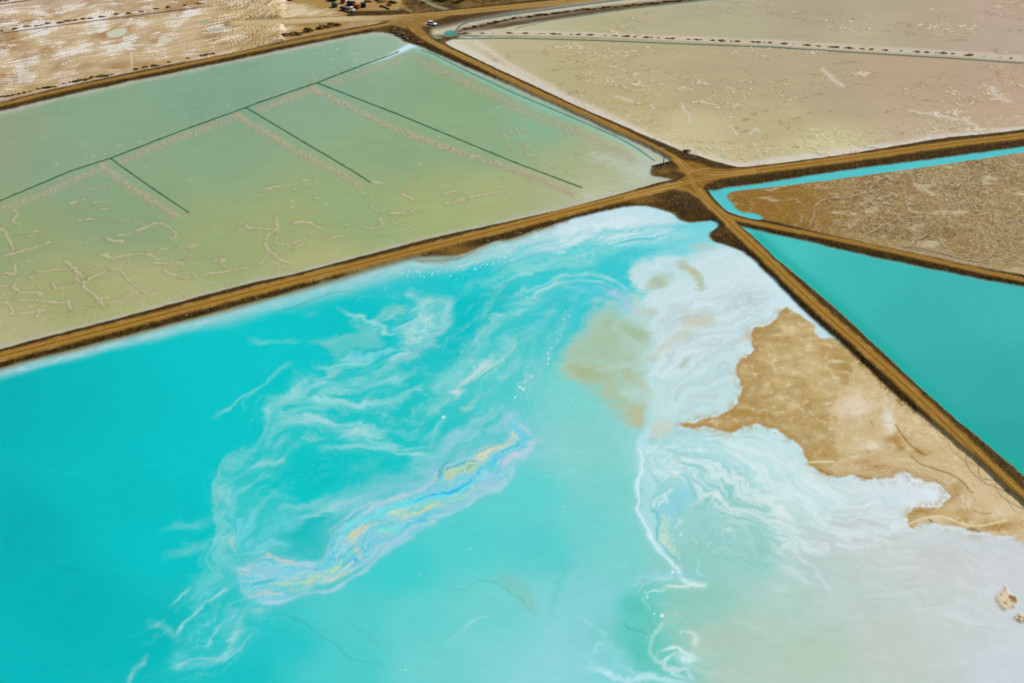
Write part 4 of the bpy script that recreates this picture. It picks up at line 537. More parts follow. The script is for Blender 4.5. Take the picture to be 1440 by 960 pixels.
for sc_, th_, a_ in ((15.0, 0.035, 0.8), (7.5, 0.05, 0.5)):
    wv_ = worley(gx_, gy_, sc_, 21); br = sstep(-0.15, 0.45, fbm(x_, y_, 11, 3, 57) + 0.3*n4)
    c = mixc(c, lin((140, 130, 88)), np.exp(-((wv_-0.06)/0.07)**2)*0.25*wz*br*a_); c = mixc(c, lin((200, 188, 152)), np.exp(-(wv_/th_)**2)*0.75*wz*br*a_); zz += 0.10*np.exp(-(wv_/th_)**2)*wz*br*a_
fx = sstep(0.80, 1.0, noise(x_*0.55, y_*0.4, 61) + 0.25*n1)            # stray floating flakes
c = mixc(c, lin((205, 205, 180)), fx*0.6)
for k in range(70):
    t = rng.random(); cx, cy = [(60+t*280 + 12*rng.normal(), 257-t*106 - 6 - abs(6*rng.normal())), (440+t*110+10*rng.normal(), 112-t*30-8*rng.random()), (rng.uniform(440, 520), rng.uniform(60, 105)), (rng.uniform(560, 720), rng.uniform(150, 250)), (rng.uniform(380, 560), rng.uniform(225, 300))][k % 5]
    r = rng.uniform(0.5, 1.15); b = np.where((abs(u-cx) < 8) & (abs(v-cy) < 6))[0]
    if len(b): c[b] = mixc(c[b], lin((208, 206, 186)), np.exp(-(((u[b]-cx)/(1.7*r))**2+((v[b]-cy)/(0.8*r))**2))*0.8)
for ln, aw in (([(905, 216), (880, 202), (820, 174), (760, 150), (720, 132), (660, 104), (610, 79), (588, 70)], 4.0),):      # aqua water beside the side channel
    d = seg_dist(u, v + 1*w1y, smooth_line(ln)); c = mixc(c, lin((146, 200, 186)), np.exp(-(d/aw)**2)*0.5)
d = seg_signed(u + .4*w1x, v + .4*w1y, [(589, 61), (577, 65), (562, 72), (545, 80), (520, 89)])   # milky inflow
t = np.exp(-(np.abs(d)/np.interp(u, [520, 560, 590], [1.4, 3.4, 4.6]))**3)*np.interp(u, [512, 545, 565, 592], [0, 0.75, 1.0, 1.0]); c = mixc(c, lin((214, 234, 246)), np.clip(t, 0, 1))
drains = [[(-60, 305), (0, 282), (50, 261), (100, 240), (155, 222.5), (250, 185.5), (345, 151.5), (360, 145.5), (445, 116.5), (510, 91.5), (545, 79), (560, 73)], [(155, 222.5), (166, 231), (210, 262), (265, 299)], [(345, 151.5), (360, 160), (427, 200), (495, 240), (520, 256)], [(445, 116.5), (500, 138), (560, 161), (640, 194), (720, 227), (760, 242), (818, 264)], [(592, 70.5), (610, 77), (660, 102), (720, 130), (820, 172), (870, 194), (895, 208), (920, 226)]]
for k, ln in enumerate(drains):
    d = seg_dist(u + 0.35*n4, v + 0.25*n4, np.array(ln)); hw_ = (0.95 if k < 4 else 0.85)*(1 + 0.3*n4 + 0.2*n20).clip(0.6, 1.4)
    t = np.exp(-(d/hw_)**2); c = mixc(c, lin((206, 202, 176)), np.exp(-((d-2.4)/0.8)**2)*0.16*sstep(0, .5, n1))
    c = mixc(c, lin((34, 92, 58) if k < 4 else (50, 138, 120)), np.clip(t*1.05, 0, 0.95)); zz -= 0.25*t
    rr = R[mi]; rr[d < hw_*1.1] = ID['drainage_ditch']; R[mi] = rr
C[mi] = np.clip(c, 0, 1); Zs[mi] = zz

# ================================================================== BEIGE SALT PONDS
for nm, smp, shore in (('salt_pond', [(650, 65, 205, 195, 165), (720, 75, 190, 178, 140), (800, 110, 187, 175, 132), (900, 90, 186, 173, 136), (900, 160, 190, 175, 132), (1000, 120, 186, 168, 136), (960, 195, 205, 192, 150), (1100, 100, 184, 168, 136), (1100, 190, 192, 178, 136), (1180, 140, 184, 164, 134), (1300, 120, 186, 162, 136), (1300, 180, 192, 170, 142), (1430, 110, 188, 162, 138), (1430, 160, 192, 166, 140), (1150, 210, 205, 196, 152)], shore_b1),
                       ('far_salt_pond', [(720, 42, 190, 184, 150), (850, 30, 184, 176, 140), (1000, 20, 178, 172, 142), (1000, 45, 184, 176, 142), (1150, 20, 178, 165, 138), (1200, 55, 186, 176, 146), (1300, 30, 182, 166, 142), (1430, 15, 190, 165, 146), (1430, 60, 188, 168, 148)], shore_b2)):
    mi = np.where(R == ID[nm]); u, v = U[mi], V[mi]; x_, y_ = X[mi], Y[mi]; n4, n1, n20, w1x, w1y = N4[mi], N1[mi], N20[mi], W1x[mi], W1y[mi]
    c = shepard(mi, smp)*np.array([1.04, 1.01, 0.97], f32); stk = fbm(x_*0.35, y_*0.9, 14, 4, 71); c *= (1 + 0.05*stk + 0.015*n4)[:, None]
    dsh = seg_dist(u, v, np.array(shore))
    dB_ = seg_dist(u, v, np.array(B)); dE = seg_dist(u, v, np.array(E)); dr = np.minimum(dB_, dE)
    rim = np.exp(-(np.maximum(dr-9, 0)/(6.5 + 3*n20))**3) if nm == 'salt_pond' else np.exp(-(dsh/2.2)**2)*0.7
    rim = np.maximum(rim, np.exp(-(dsh/(5.5 + 1.5*n20))**3)*(dr < 30)) if nm == 'salt_pond' else rim
    c = mixc(c, lin((222, 211, 196)), np.clip(rim*(0.82 + 0.22*n4), 0, 1))
    # lifted plates and broken crust: denser in patches
    dens = fbm(x_*0.8, y_, 45, 3, 73) + (np.exp(-((dr-22)/22)**2)*0.35 - 0.35*sstep(860, 720, u) + 0.45*np.exp(-((u-1010)/130)**2 - ((v-165)/38)**2) + 0.3*np.exp(-((u-1300)/110)**2 - ((v-130)/40)**2) - 0.15 if nm == 'salt_pond' else -0.15)
    plate = 1 - np.abs(fbm(x_*0.75 + 3*w1x, y_*0.95 + 3*w1y, 17, 5, 75, 0.6))*3.4
    lump = fbm(x_*0.6, y_*0.8, 7.5, 4, 77, 0.6)
    t = sstep(0.66, 0.95, plate)*sstep(-0.35, 0.35, dens)*sstep(-0.35, 0.2, lump)
    t = np.maximum(t, sstep(0.58, 0.8, lump + 0.25*n4)*sstep(-0.3, 0.4, dens)*0.95)
    tv = sstep(0.80, 0.97, 1 - np.abs(fbm(x_*0.9 + 2*w1x, y_*0.7 + 2*w1y, 9, 4, 78))*3.0)*sstep(-0.05, 0.5, dens)*sstep(-0.2, 0.3, n4); t = np.maximum(t, tv*0.9)
    t2 = np.roll(t, -2); c = mixc(c, lin((138, 106, 58)), np.exp(-((t-0.34)/0.17)**2)*0.5)  # brown shadow around the crust flakes, painted into the colour
    c = mixc(c, lin((222, 208, 174)), sstep(0.42, 0.75, t + 0.2*n1)*0.85)
    if nm == 'salt_pond':
        pol = np.exp(-(np.abs(fbm(x_, y_, 7, 3, 79))/0.05)**2)*np.exp(-((dr-24)/13)**2)*(u > 880); c = mixc(c, lin((226, 220, 182)), np.clip(pol*0.65, 0, 1))
        for ln, ww in (([(1157, 98), (1165, 105), (1175, 115), (1184, 121)], 3.0), ([(866, 136), (880, 140), (898, 145)], 1.4), ([(960, 148), (962, 155), (972, 162), (970, 172)], 1.6), ([(1310, 160), (1330, 166), (1360, 170), (1375, 178)], 2.2), ([(915, 148), (918, 152)], 2.4), ([(1395, 125), (1405, 138), (1420, 142)], 2.6), ([(1028, 178), (1034, 184), (1037, 190)], 1.8), ([(1055, 188), (1060, 180), (1068, 186)], 1.5), ([(1280, 155), (1300, 160), (1320, 158)], 1.8), ([(670, 60), (690, 72), (712, 88), (740, 104), (780, 124)], 3.6), ([(640, 64), (670, 78), (700, 92), (740, 112)], 2.4)):
            d = seg_dist(u + 2*w1x, v + 1.3*w1y, smooth_line(ln)); c = mixc(c, lin((222, 210, 192)), np.exp(-(d/ww)**2)*0.85*sstep(-0.8, 0.2, n1))
        d = seg_dist(u, v, np.array([(640, 55), (720, 54), (845, 57.5), (970, 62.5), (1080, 66.5), (1205, 74.5), (1330, 82), (1440, 89.5), (1900, 122)])); c = mixc(c, lin((44, 100, 80)), np.exp(-(d/0.9)**2)*1.0)
        rr = R[mi]; rr[d < 1.0] = ID['drainage_ditch']; R[mi] = rr
        d = seg_dist(u, v, np.array([(970, 206), (1000, 212), (1020, 222)])); c = mixc(c, lin((140, 175, 150)), np.exp(-(d/np.where(u > 1012, 2.2, 0.7))**2)*0.6)
    else:
        d = seg_dist(u, v, np.array([(725, 40), (770, 30), (895, 12.5), (995, 1), (1100, -10)])); c = mixc(c, lin((72, 132, 116)), np.exp(-(d/0.8)**2)*0.75)
    C[mi] = np.clip(c, 0, 1); Zs[mi] = 0.35*sstep(0.2, 0.8, t)

# ================================================================== TEAL POND, DITCH, POOL
mi = np.where(R == ID['teal_pond']); u, v = U[mi], V[mi]
c = shepard(mi, [(1060, 328, 84, 200, 196), (1080, 340, 70, 196, 191), (1200, 400, 63, 188, 183), (1300, 450, 58, 181, 176), (1400, 430, 61, 184, 180), (1400, 550, 50, 173, 169), (1420, 620, 42, 169, 162), (1330, 540, 52, 176, 171), (1700, 700, 44, 165, 160)])
d = seg_dist(u + 2*W1x[mi], v, np.array(shore_teal[10:])); c = mixc(c, lin((26, 176, 160)), np.exp(-((d-5)/8)**2)*0.75)
d2 = seg_dist(u, v, np.array(shore_teal[:9])); c = mixc(c, lin((120, 190, 176)), np.exp(-(d2/1.6)**2)*0.5)
C[mi] = np.clip(c*(1 + 0.012*N60[mi] + 0.006*N4[mi])[:, None], 0, 1)
for nm, cc in (('ditch', (84, 200, 204)), ('small_pool', (74, 146, 134))):
    mi = np.where(R == ID[nm]); C[mi] = lin(cc)*(1 + 0.05*N20[mi] + 0.02*N4[mi])[:, None]
mi = np.where(R == ID['ditch'])
d = seg_dist(U[mi], V[mi], np.array([(1006, 281), (1020, 296), (1032, 301), (1055, 308)])); C[mi] = mixc(C[mi], lin((150, 214, 212)), np.exp(-(d/1.5)**2)*0.6)

# ================================================================== BROWN SALT FLAT
mi = np.where(R == ID['brown_flat']); u, v = U[mi], V[mi]; x_, y_ = X[mi], Y[mi]; n4, n1, n20, w1x, w1y = N4[mi], N1[mi], N20[mi], W1x[mi], W1y[mi]
g = sstep(1050, 1340, u + 40*n20)
c = mixc(np.broadcast_to(lin((150, 110, 42)), u.shape + (3,)), np.broadcast_to(lin((160, 132, 88)), u.shape + (3,)), g)
c = mixc(c, lin((138, 112, 66)), sstep(0.1, 0.7, fbm(x_, y_, 28, 4, 81))*0.6)
vx, vy = x_ + 2.2*w1x + 1.2*n4 + 0.4*n1, y_ + 2.2*w1y - 1.2*n4 + 0.4*n1
v1 = worley(vx, vy, 9.0, 3); v2 = worley(vx, vy, 4.0, 11)
r1 = np.abs(fbm(x_ + 3*w1x, y_ + 3*w1y, 14, 4, 83)); r2 = np.abs(fbm(x_ + 1.5*w1x, y_, 5, 4, 85)); r3 = np.abs(fbm(x_ + 1.0*w1x, y_, 2.6, 3, 86))
den = sstep(-0.35, 0.5, fbm(x_, y_, 30, 3, 87) + 1.1*(g-0.45))
l1 = np.maximum(np.exp(-(v1/0.045)**2)*sstep(-0.3, 0.3, n20 + g - 0.1), np.exp(-(v2/0.08)**2)*sstep(-0.2, 0.5, den + 0.6*n4 - 0.3)); l2 = np.exp(-(r2/0.06)**2)*den; l3 = np.exp(-(r3/0.10)**2)*den
dk = np.exp(-((r1-0.07)/0.025)**2)*0.5 + np.exp(-((r2-0.14)/0.045)**2)*den*0.6
c = mixc(c, lin((104, 78, 36)), np.clip(dk*0.55, 0, 1))
c = mixc(c, lin((206, 188, 154)), np.clip(l1*0.5 + l2*0.30 + l3*0.12, 0, 0.8))
c = mixc(c, lin((206, 190, 152)), sstep(0.35, 0.75, fbm(x_*0.6, y_, 8, 4, 89))*0.75)
fk = fbm(x_*0.8, y_*1.1, 1.5, 3, 88, 0.7); c = mixc(c, lin((92, 68, 34)), sstep(0.35, 0.7, fk + 0.4*n20)*sstep(-.2, .6, g + 0.5*n20)*0.6); c = mixc(c, lin((204, 184, 150)), sstep(0.35, 0.7, -fk - 0.5*n20)*(0.15+0.25*g))
k8 = lambda L: [(1080+q[0]/4.0, 240+q[1]/4.0) for q in L]
for ln in ([(250, 300), (265, 260), (258, 210), (290, 175), (340, 160), (430, 155), (520, 140), (580, 100), (600, 70), (650, 40)], [(560, 150), (640, 165), (700, 130), (760, 170), (800, 190), (850, 180), (885, 140), (830, 60), (820, 20)], [(520, 375), (600, 330), (700, 290), (780, 265), (870, 262)], [(895, 20), (930, 80), (980, 110), (1010, 170), (1018, 215)], [(1050, 110), (1100, 190), (1120, 220)], [(1040, 100), (1100, 60), (1200, 20), (1260, 0)], [(780, 190), (800, 230), (860, 240)], [(560, 160), (600, 200), (640, 190), (700, 200)], [(800, 420), (860, 380), (920, 350)]):
    q = seg_signed(u + 3.5*w1x + 2.4*n4 + 1.2*n1, v + 1.8*w1y + 1.6*n4 + 0.8*n1, np.array(k8(ln))); c = mixc(c, lin((96, 70, 52)), np.exp(-((q-1.3)/0.9)**2)*0.6); c = mixc(c, lin((206, 186, 160)), np.exp(-(q/0.8)**2)*0.75*sstep(-0.7, 0.1, n1 + n4))  # shadow side of the salt lines painted beside the pale core
c *= (1 + 0.12*n1 + 0.08*n4)[:, None]
d = seg_dist(u, v, np.array(Gg)); c = mixc(c, lin((178, 152, 104)), np.exp(-((d-9)/5)**2)*0.5*sstep(1150, 1210, u))
for ln in ([(1268, 349), (1300, 354), (1330, 360), (1356, 366), (1390, 372)], [(1265, 347), (1300, 351), (1340, 361)], [(1352, 367), (1358, 362), (1366, 364), (1362, 369)], [(1415, 314), (1430, 312)]):
    q = seg_dist(u + 1.2*n4, v + 0.6*n4, np.array(ln)); c = mixc(c, lin((82, 62, 44)), np.exp(-(q/0.8)**2)*0.8); c = mixc(c, lin((200, 186, 160)), np.exp(-((q-1.6)/0.7)**2)*0.4)
C[mi] = np.clip(c, 0, 1); Zs[mi] = 0.12 + 0.16*np.clip(l1*.6 + l2 + .5*l3, 0, 1) + 0.10*n4 + 0.06*n1

# ================================================================== STREAKED SALT FLAT (far left)
till = [[(-20, 90), (120, 62), (240, 40), (330, 28), (370, 18), (392, 2), (396, -12)], [(-20, 60), (120, 36), (250, 14), (320, 0)], [(-20, 130), (120, 104), (250, 78), (340, 58), (376, 42), (393, 20)], [(200, 90), (330, 62), (385, 52), (396, 36)], [(330, 12), (350, 4), (362, -8)],
        [(420, 35), (470, 26), (560, 24)], [(410, 20), (440, 10), (460, -5)], [(410, 45), (470, 38), (540, 30)]]
wwin = window(-15, 150, -20, 600); (a0, a1), (c0, c1) = wwin; shp = (a1-a0, c1-c0)
Lt = np.zeros_like(U); Lt[a0:a1, c0:c1] = lic(wwin, till, rng.standard_normal(shp).astype(f32), 9, 0.22)
mi = np.where(R == ID['salt_flat']); u, v = U[mi], V[mi]; x_, y_ = X[mi], Y[mi]; n4, n1, n20, w1x, w1y, lt = N4[mi], N1[mi], N20[mi], W1x[mi], W1y[mi], Lt[mi]
c = np.broadcast_to(lin((206, 178, 140)), u.shape + (3,)).astype(f32)
ca, sa = math.cos(0.25), math.sin(0.25)
xr, yr = x_*ca - y_*sa, x_*sa + y_*ca
pw = fbm(x_*0.40 + y_*0.1, y_*0.30 - x_*0.06, 7, 5, 91, 0.6); pb = fbm(x_*0.45, y_*0.3, 13, 4, 93)
c = mixc(c, lin((168, 128, 80)), sstep(-0.15, 0.45, pb + 0.12*lt)*0.85)
c = mixc(c, lin((236, 224, 212)), sstep(-0.05, 0.5, pw + 0.16*lt)*0.9)
c = mixc(c, lin((202, 176, 158)), sstep(30, 0, v)*sstep(260, 60, u)*0.5)
rdg = sstep(260, 350, u)*sstep(402, 392, u); c = mixc(c, lin((206, 180, 134)), rdg*0.7)
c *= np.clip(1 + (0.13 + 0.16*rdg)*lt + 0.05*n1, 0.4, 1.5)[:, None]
dirt = sstep(395, 408, u + 4*n4)                                       # bare yard beside the junction
cd = mixc(np.broadcast_to(lin((176, 138, 80)), u.shape + (3,)), np.broadcast_to(lin((222, 202, 168)), u.shape + (3,)), sstep(-0.1, 0.7, fbm(x_*0.35, y_*0.25, 12, 4, 95) + 0.10*lt + 0.35*np.exp(-(seg_dist(u, v, np.array([(400, 5), (440, 20), (470, 24)]))/10)**2)))
c = mixc(c, np.clip(cd*(1+0.06*lt)[:, None], 0, 1), dirt)
for cx, cy, rx, ry, cc in ((165, 47, 15, 6.0, (206, 206, 180)), (290, 32, 11, 1.8, (176, 176, 146)), (308, 42, 14, 4, (200, 192, 176)), (232, 58, 9, 4, (214, 204, 178)), (60, 48, 14, 3, (232, 222, 212))):
    q = ((u-cx + 3*n4)/rx)**2 + ((v-cy + 0.2*(u-cx) + n4)/ry)**2; c = mixc(c, lin(cc), sstep(1.25, 0.75, q))
hb = np.exp(-((u-36 + 3*n4 + 12*pb)/9)**2)*sstep(50, 62, v); c = mixc(c, lin((160, 122, 72)), hb*0.35)
c = mixc(c, lin((226, 204, 164)), np.exp(-(seg_dist(u, v, smooth_line([(184, 76), (186, 88), (184, 98), (178, 107)]))/1.3)**2)*0.85)
dD = seg_dist(u, v, np.array(D)); c = mixc(c, lin((178, 142, 86)), np.exp(-((dD-8)/6)**2)*0.6)
for ln in ([(-60, 62), (0, 48), (150, 28), (298, 9.5)], [(-60, 17), (0, 7), (70, -3)], [(0, 144.5), (75, 126.5), (175, 105), (260, 88)], [(395, 60), (440, 51), (505, 38.5)]):
    q = seg_dist(u, v + 0.25*n4, np.array(ln)); c = mixc(c, lin((62, 36, 38)), np.exp(-(q/0.75)**2)*0.92)
    rr = R[mi]; rr[q < 0.8] = ID['drainage_ditch']; R[mi] = rr
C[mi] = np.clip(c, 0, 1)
c = mixc(C[mi], lin((148, 108, 60)), sstep(0.2, 1.6, -lt)*rdg*0.75); C[mi] = c  # furrows between the tilled ridges shaded by a darker brown pigment
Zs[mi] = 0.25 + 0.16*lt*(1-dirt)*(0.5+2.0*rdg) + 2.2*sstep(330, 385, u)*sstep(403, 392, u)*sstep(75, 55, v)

# ================================================================== SCRUBLAND beyond the far road
mi = np.where(R == ID['scrubland']); n4, n1, n20 = N4[mi], N1[mi], N20[mi]; u, v = U[mi], V[mi]
c = mixc(np.broadcast_to(lin((128, 98, 52)), u.shape + (3,)), np.broadcast_to(lin((76, 58, 26)), u.shape + (3,)), sstep(-0.4, 0.5, n20 + 0.7*n4 + 0.4*n1))
d = seg_dist(u, v, smooth_line([(575, -20), (590, 0), (610, 9), (632, 15.5)])); c = mixc(c, lin((158, 156, 122)), np.exp(-(d/2.0)**2)*0.9)
d = seg_dist(u, v, smooth_line([(548, -8), (560, 4), (568, 14), (580, 22)])); c = mixc(c, lin((176, 138, 76)), np.exp(-(d/4.0)**2)*0.9)
C[mi] = c; Zs[mi] = 0.3 + 0.25*n4

# ================================================================== ROADS AND EMBANKMENTS
land = (R == ID['embankment']); nearR = np.full(U.shape, 1e9, f32); hR = np.zeros(U.shape, f32); onR = np.zeros(U.shape, bool); cross = np.zeros(U.shape, f32)
free = land | (R == ID['salt_flat']) | (R == ID['scrubland']) | (R == ID['brown_flat'])
fi = np.where(free); xx, yy = X[fi], Y[fi]; n1f, n4f = N1[fi], N4[fi]
near = np.full(xx.shape, 1e9, f32); hh = np.zeros(xx.shape, f32); sgn = np.zeros(xx.shape, f32); far = np.zeros(xx.shape, f32)
hsum = np.zeros(xx.shape, f32); wsum = np.zeros(xx.shape, f32)
for k, (ln, h, hw) in enumerate(ROADS):
    wl = smooth_line(GP(ln, h), 1); d = seg_signed(xx, yy, wl); e = np.abs(d) - hw - 0.22*n1f - 0.30*n4f - 0.25*W1x[fi]
    m = e < near; near[m] = e[m]; sgn[m] = (d/hw)[m]
    wgt = 1/(np.maximum(e, 0) + 0.6)**3; hsum += wgt*h; wsum += wgt
for pol, h in ((JUNC, 1.4), (JTOP, 0.7)):
    pw_ = GP(pol, h); ins = inside(xx, yy, pw_); d = seg_dist(xx, yy, pw_, True)*np.where(ins, -1, 1); m = d < near; near[m] = d[m]; sgn[m] = 0.25*n4f[m]
    wgt = 1/(np.maximum(d, 0) + 0.6)**3; hsum += wgt*h; wsum += wgt
hh = hsum/wsum
lf_ = land[fi]; road = (near <= 0)
# bank: from road edge down to the traced waterline
shd = np.full(xx.shape, 1e9, f32); bi = np.where(lf_ & ~road)[0]
for pol in (shore_main, shore_green, shore_b1, shore_b2, shore_teal, shore_ditch, poly_flat, poly_tl, poly_top, poly_pool):
    shd[bi] = np.minimum(shd[bi], seg_dist(xx[bi], yy[bi], GP(pol), True))
frac = np.clip(shd/(shd + np.maximum(near, 0) + 1e-3), 0, 1)
zf = np.where(road, hh, np.where(lf_, hh*frac**0.9 + 0.16*(n1f + n4f)*frac*(1-frac)*4, 0))
zf = np.where(road, zf + 0.05*np.cos(np.clip(sgn, -1, 1)*math.pi*2)*0.6, zf)
rc = mixc(np.broadcast_to(lin((154, 112, 42)), xx.shape + (3,)), np.broadcast_to(lin((170, 134, 78)), xx.shape + (3,)), sstep(520, 760, yy))
trk = np.exp(-((np.abs(sgn)-0.42)/0.14)**2); mid = np.exp(-(sgn/0.16)**2); edg = np.exp(-((np.abs(sgn)-0.93)/0.10)**2)
rc = mixc(rc, lin((188, 146, 70)), np.clip(trk*(0.60 + 0.4*n4f), 0, 1)); rc = mixc(rc, lin((122, 84, 24)), np.clip(mid*(0.50 + 0.4*n4f), 0, 1)); rc = mixc(rc, lin((206, 172, 112)), np.clip(edg*sstep(-0.1, 0.6, n4f + N20[fi])*0.6, 0, 1))
for L_, off in (([(961, 253), (968, 246.5), (980, 243), (1000, 241)], 0), ([(880, 282), (940, 269.5), (962, 270.5), (976, 279), (988, 293), (1010, 313)], 1), ([(880, 280), (950, 264), (990, 255.5), (1060, 245)], 1), ([(950, 229), (964, 244), (974, 262), (986, 281), (1008, 308)], 1), ([(955, 230), (975, 246), (1000, 249), (1060, 247)], 1)):   # wheel tracks through the crossroads
    tr_ = seg_dist(U[fi] + 0.4*n4f, V[fi], smooth_line(L_)); rc = mixc(rc, lin((204, 164, 92)), np.exp(-((tr_ - (1.6 if off else 0))/0.8)**2)*0.5); rc = mixc(rc, lin((124, 86, 28)), np.exp(-(tr_/0.8)**2)*0.35*off)
cl = seg_dist(U[fi], V[fi], np.array(Cc)); rc = mixc(rc, lin((214, 190, 146)), np.exp(-(cl/7)**2)*sstep(600, 480, U[fi])*0.8)
rc = rc*(1 + 0.06*n1f + 0.05*N20[fi])[:, None]
bc = mixc(np.broadcast_to(lin((84, 60, 24)), xx.shape + (3,)), np.broadcast_to(lin((54, 40, 14)), xx.shape + (3,)), sstep(-0.4, 0.5, n1f + 0.8*n4f))
bc = mixc(bc, lin((116, 86, 36)), sstep(0.70, 1.0, frac + 0.10*n4f)*0.35)
bc = mixc(bc, lin((134, 98, 44)), sstep(0.45, 1.0, N20[fi] + 0.5*n4f)*0.45)
bc = mixc(bc, lin((150, 128, 78)), sstep(0.16, 0.0, frac + 0.08*n1f)*0.55)      # damp silt at the waterline
uf, vf = U[fi], V[fi]
wh = np.clip(np.exp(-(seg_dist(uf, vf, np.array([(612, 47), (640, 41), (660, 36), (720, 25), (850, 6), (1000, -10)]))/5.5)**2) + np.exp(-(seg_dist(uf, vf, np.array([(650, 49), (720, 47), (845, 50), (970, 56), (1080, 61), (1205, 69), (1330, 76), (1440, 84), (1900, 113)]))/5.0)**2), 0, 1)
bc = mixc(bc, lin((212, 198, 172)), np.clip(wh*(0.95+0.2*n1f), 0, 0.97))
scr = np.exp(-(seg_dist(uf, vf, np.array([(645, 44), (665, 40), (720, 27.5), (820, 15), (945, 3), (1050, -8)]))/np.where(uf < 700, 3.0, 2.0))**2); bc = mixc(bc, lin((96, 74, 34)), np.clip(scr*(0.85 + 0.5*n1f + 0.4*n4f), 0, 1))
bc = mixc(bc, lin((110, 84, 40)), np.exp(-(seg_dist(uf, vf, np.array([(622, 58), (635, 58.5), (650, 58)]))/2.2)**2)*0.9)
chn = seg_dist(uf, vf, smooth_line([(640, 44), (646, 38), (655, 33), (675, 28.5), (720, 21.5), (790, 12), (850, 4), (930, -6)])); bc = mixc(bc, lin((92, 116, 106)), np.exp(-(chn/1.3)**2)*0.97)
chn2 = seg_dist(uf, vf, np.array([(640, 49), (660, 51), (720, 53)])); bc = mixc(bc, lin((74, 118, 104)), np.exp(-(chn2/1.2)**2)*0.95)
pud = ((uf-615)/8)**2 + ((vf-55)/1.6)**2; bc = mixc(bc, lin((120, 150, 118)), sstep(1.2, 0.7, pud)*0.85)
ltd = np.exp(-(((uf-600)/9)**2 + ((vf-35)/3.4)**2)); bc = mixc(bc, lin((190, 160, 118)), ltd*0.8)
tanp = np.exp(-((uf-905)/22)**2 - ((vf-284)/5)**2) + np.exp(-((uf-932)/14)**2 - ((vf-243)/4.2)**2) + np.exp(-((uf-640)/34)**2 - ((vf-354)/7)**2); bc = mixc(bc, lin((138, 104, 44)), np.clip(tanp, 0, 1)*0.85)
cf = C[fi]; rf = R[fi]; z0 = Zs[fi]
bl = sstep(3.2, 0.2, near)                                               # flats meet the road shoulder
rt = sstep(-0.45, 0.35, near)
cf = np.where((road | lf_)[:, None], mixc(rc, bc, rt), np.where(lf_[:, None], bc, mixc(cf, np.broadcast_to(lin((134, 98, 46)), cf.shape), np.clip(bl*0.75, 0, 1))))
z0 = np.where(lf_ | road, zf, z0 + (hh-z0)*np.clip(bl, 0, 1)*0.9)
rf = np.where(road, ID['road'], rf)
C[fi] = np.clip(cf, 0, 1); R[fi] = rf; Zs[fi] = z0

for _ in range(2):                                                        # let neighbouring surfaces bleed into each other over a hand's breadth
    e = np.zeros(U.shape, bool); e[1:] |= R[1:] != R[:-1]; e[:-1] |= R[1:] != R[:-1]; e[:, 1:] |= R[:, 1:] != R[:, :-1]; e[:, :-1] |= R[:, 1:] != R[:, :-1]
    thin = (R == ID['drainage_ditch']); near_thin = thin.copy()
    for ax in (0, 1):
        for sh in (1, -1): near_thin |= np.roll(thin, sh, ax)
    e &= ~near_thin; e[0] = e[-1] = False; e[:, 0] = e[:, -1] = False; ei = np.where(e)
    acc = np.zeros((len(ei[0]), 3), f32); az = np.zeros(len(ei[0]), f32)
    for a in (-1, 0, 1):
        for b_ in (-1, 0, 1): acc += C[ei[0]+a, ei[1]+b_]; az += Zs[ei[0]+a, ei[1]+b_]
    C[ei] = acc/9; Zs[ei] = az/9

# ------------------------------------------------------------------ materials
def mat(name, rough=0.9, spec=0.15, attr=True, color=(0.5, 0.5, 0.5), grain=0.0, gscale=1.0, bump=0.0, metal=0.0):
    m = bpy.data.materials.new(name); m.use_nodes = True; t = m.node_tree; p = t.nodes['Principled BSDF']
    p.inputs['Roughness'].default_value = rough; p.inputs['Specular IOR Level'].default_value = spec; p.inputs['Metallic'].default_value = metal
    if attr:
        a = t.nodes.new('ShaderNodeAttribute'); a.attribute_name = 'pigment'; src = a.outputs['Color']
    else:
        a = t.nodes.new('ShaderNodeRGB'); a.outputs[0].default_value = tuple(color) + (1,); src = a.outputs[0]
    if grain:
        tc = t.nodes.new('ShaderNodeTexCoord'); n = t.nodes.new('ShaderNodeTexNoise'); n.inputs['Scale'].default_value = gscale; n.inputs['Detail'].default_value = 5
        t.links.new(tc.outputs['Object'], n.inputs['Vector'])
        mr = t.nodes.new('ShaderNodeMapRange'); mr.inputs['From Min'].default_value = 0.25; mr.inputs['From Max'].default_value = 0.75; mr.inputs['To Min'].default_value = 1-grain; mr.inputs['To Max'].default_value = 1+grain
        t.links.new(n.outputs['Fac'], mr.inputs['Value'])
        mx = t.nodes.new('ShaderNodeVectorMath'); mx.operation = 'MULTIPLY'; t.links.new(src, mx.inputs[0]); t.links.new(mr.outputs['Result'], mx.inputs[1]); src = mx.outputs['Vector']
        if bump:
            bp = t.nodes.new('ShaderNodeBump'); bp.inputs['Strength'].default_value = bump; bp.inputs['Distance'].default_value = 0.3; t.links.new(n.outputs['Fac'], bp.inputs['Height']); t.links.new(bp.outputs['Normal'], p.inputs['Normal'])
    t.links.new(src, p.inputs['Base Color']); return m
M_water = mat('pond_water', 0.5, 0.03, grain=0.02, gscale=0.25)
M_crust = mat('shallow_brine', 0.65, 0.06, grain=0.05, gscale=0.9, bump=0.15)
M_soil = mat('bare_soil', 0.95, 0.08, grain=0.16, gscale=1.6, bump=0.5)
M_sand = mat('sand', 0.95, 0.06, grain=0.05, gscale=0.7, bump=0.15)
M_road = mat('dirt_road', 0.95, 0.08, grain=0.07, gscale=1.2, bump=0.2)
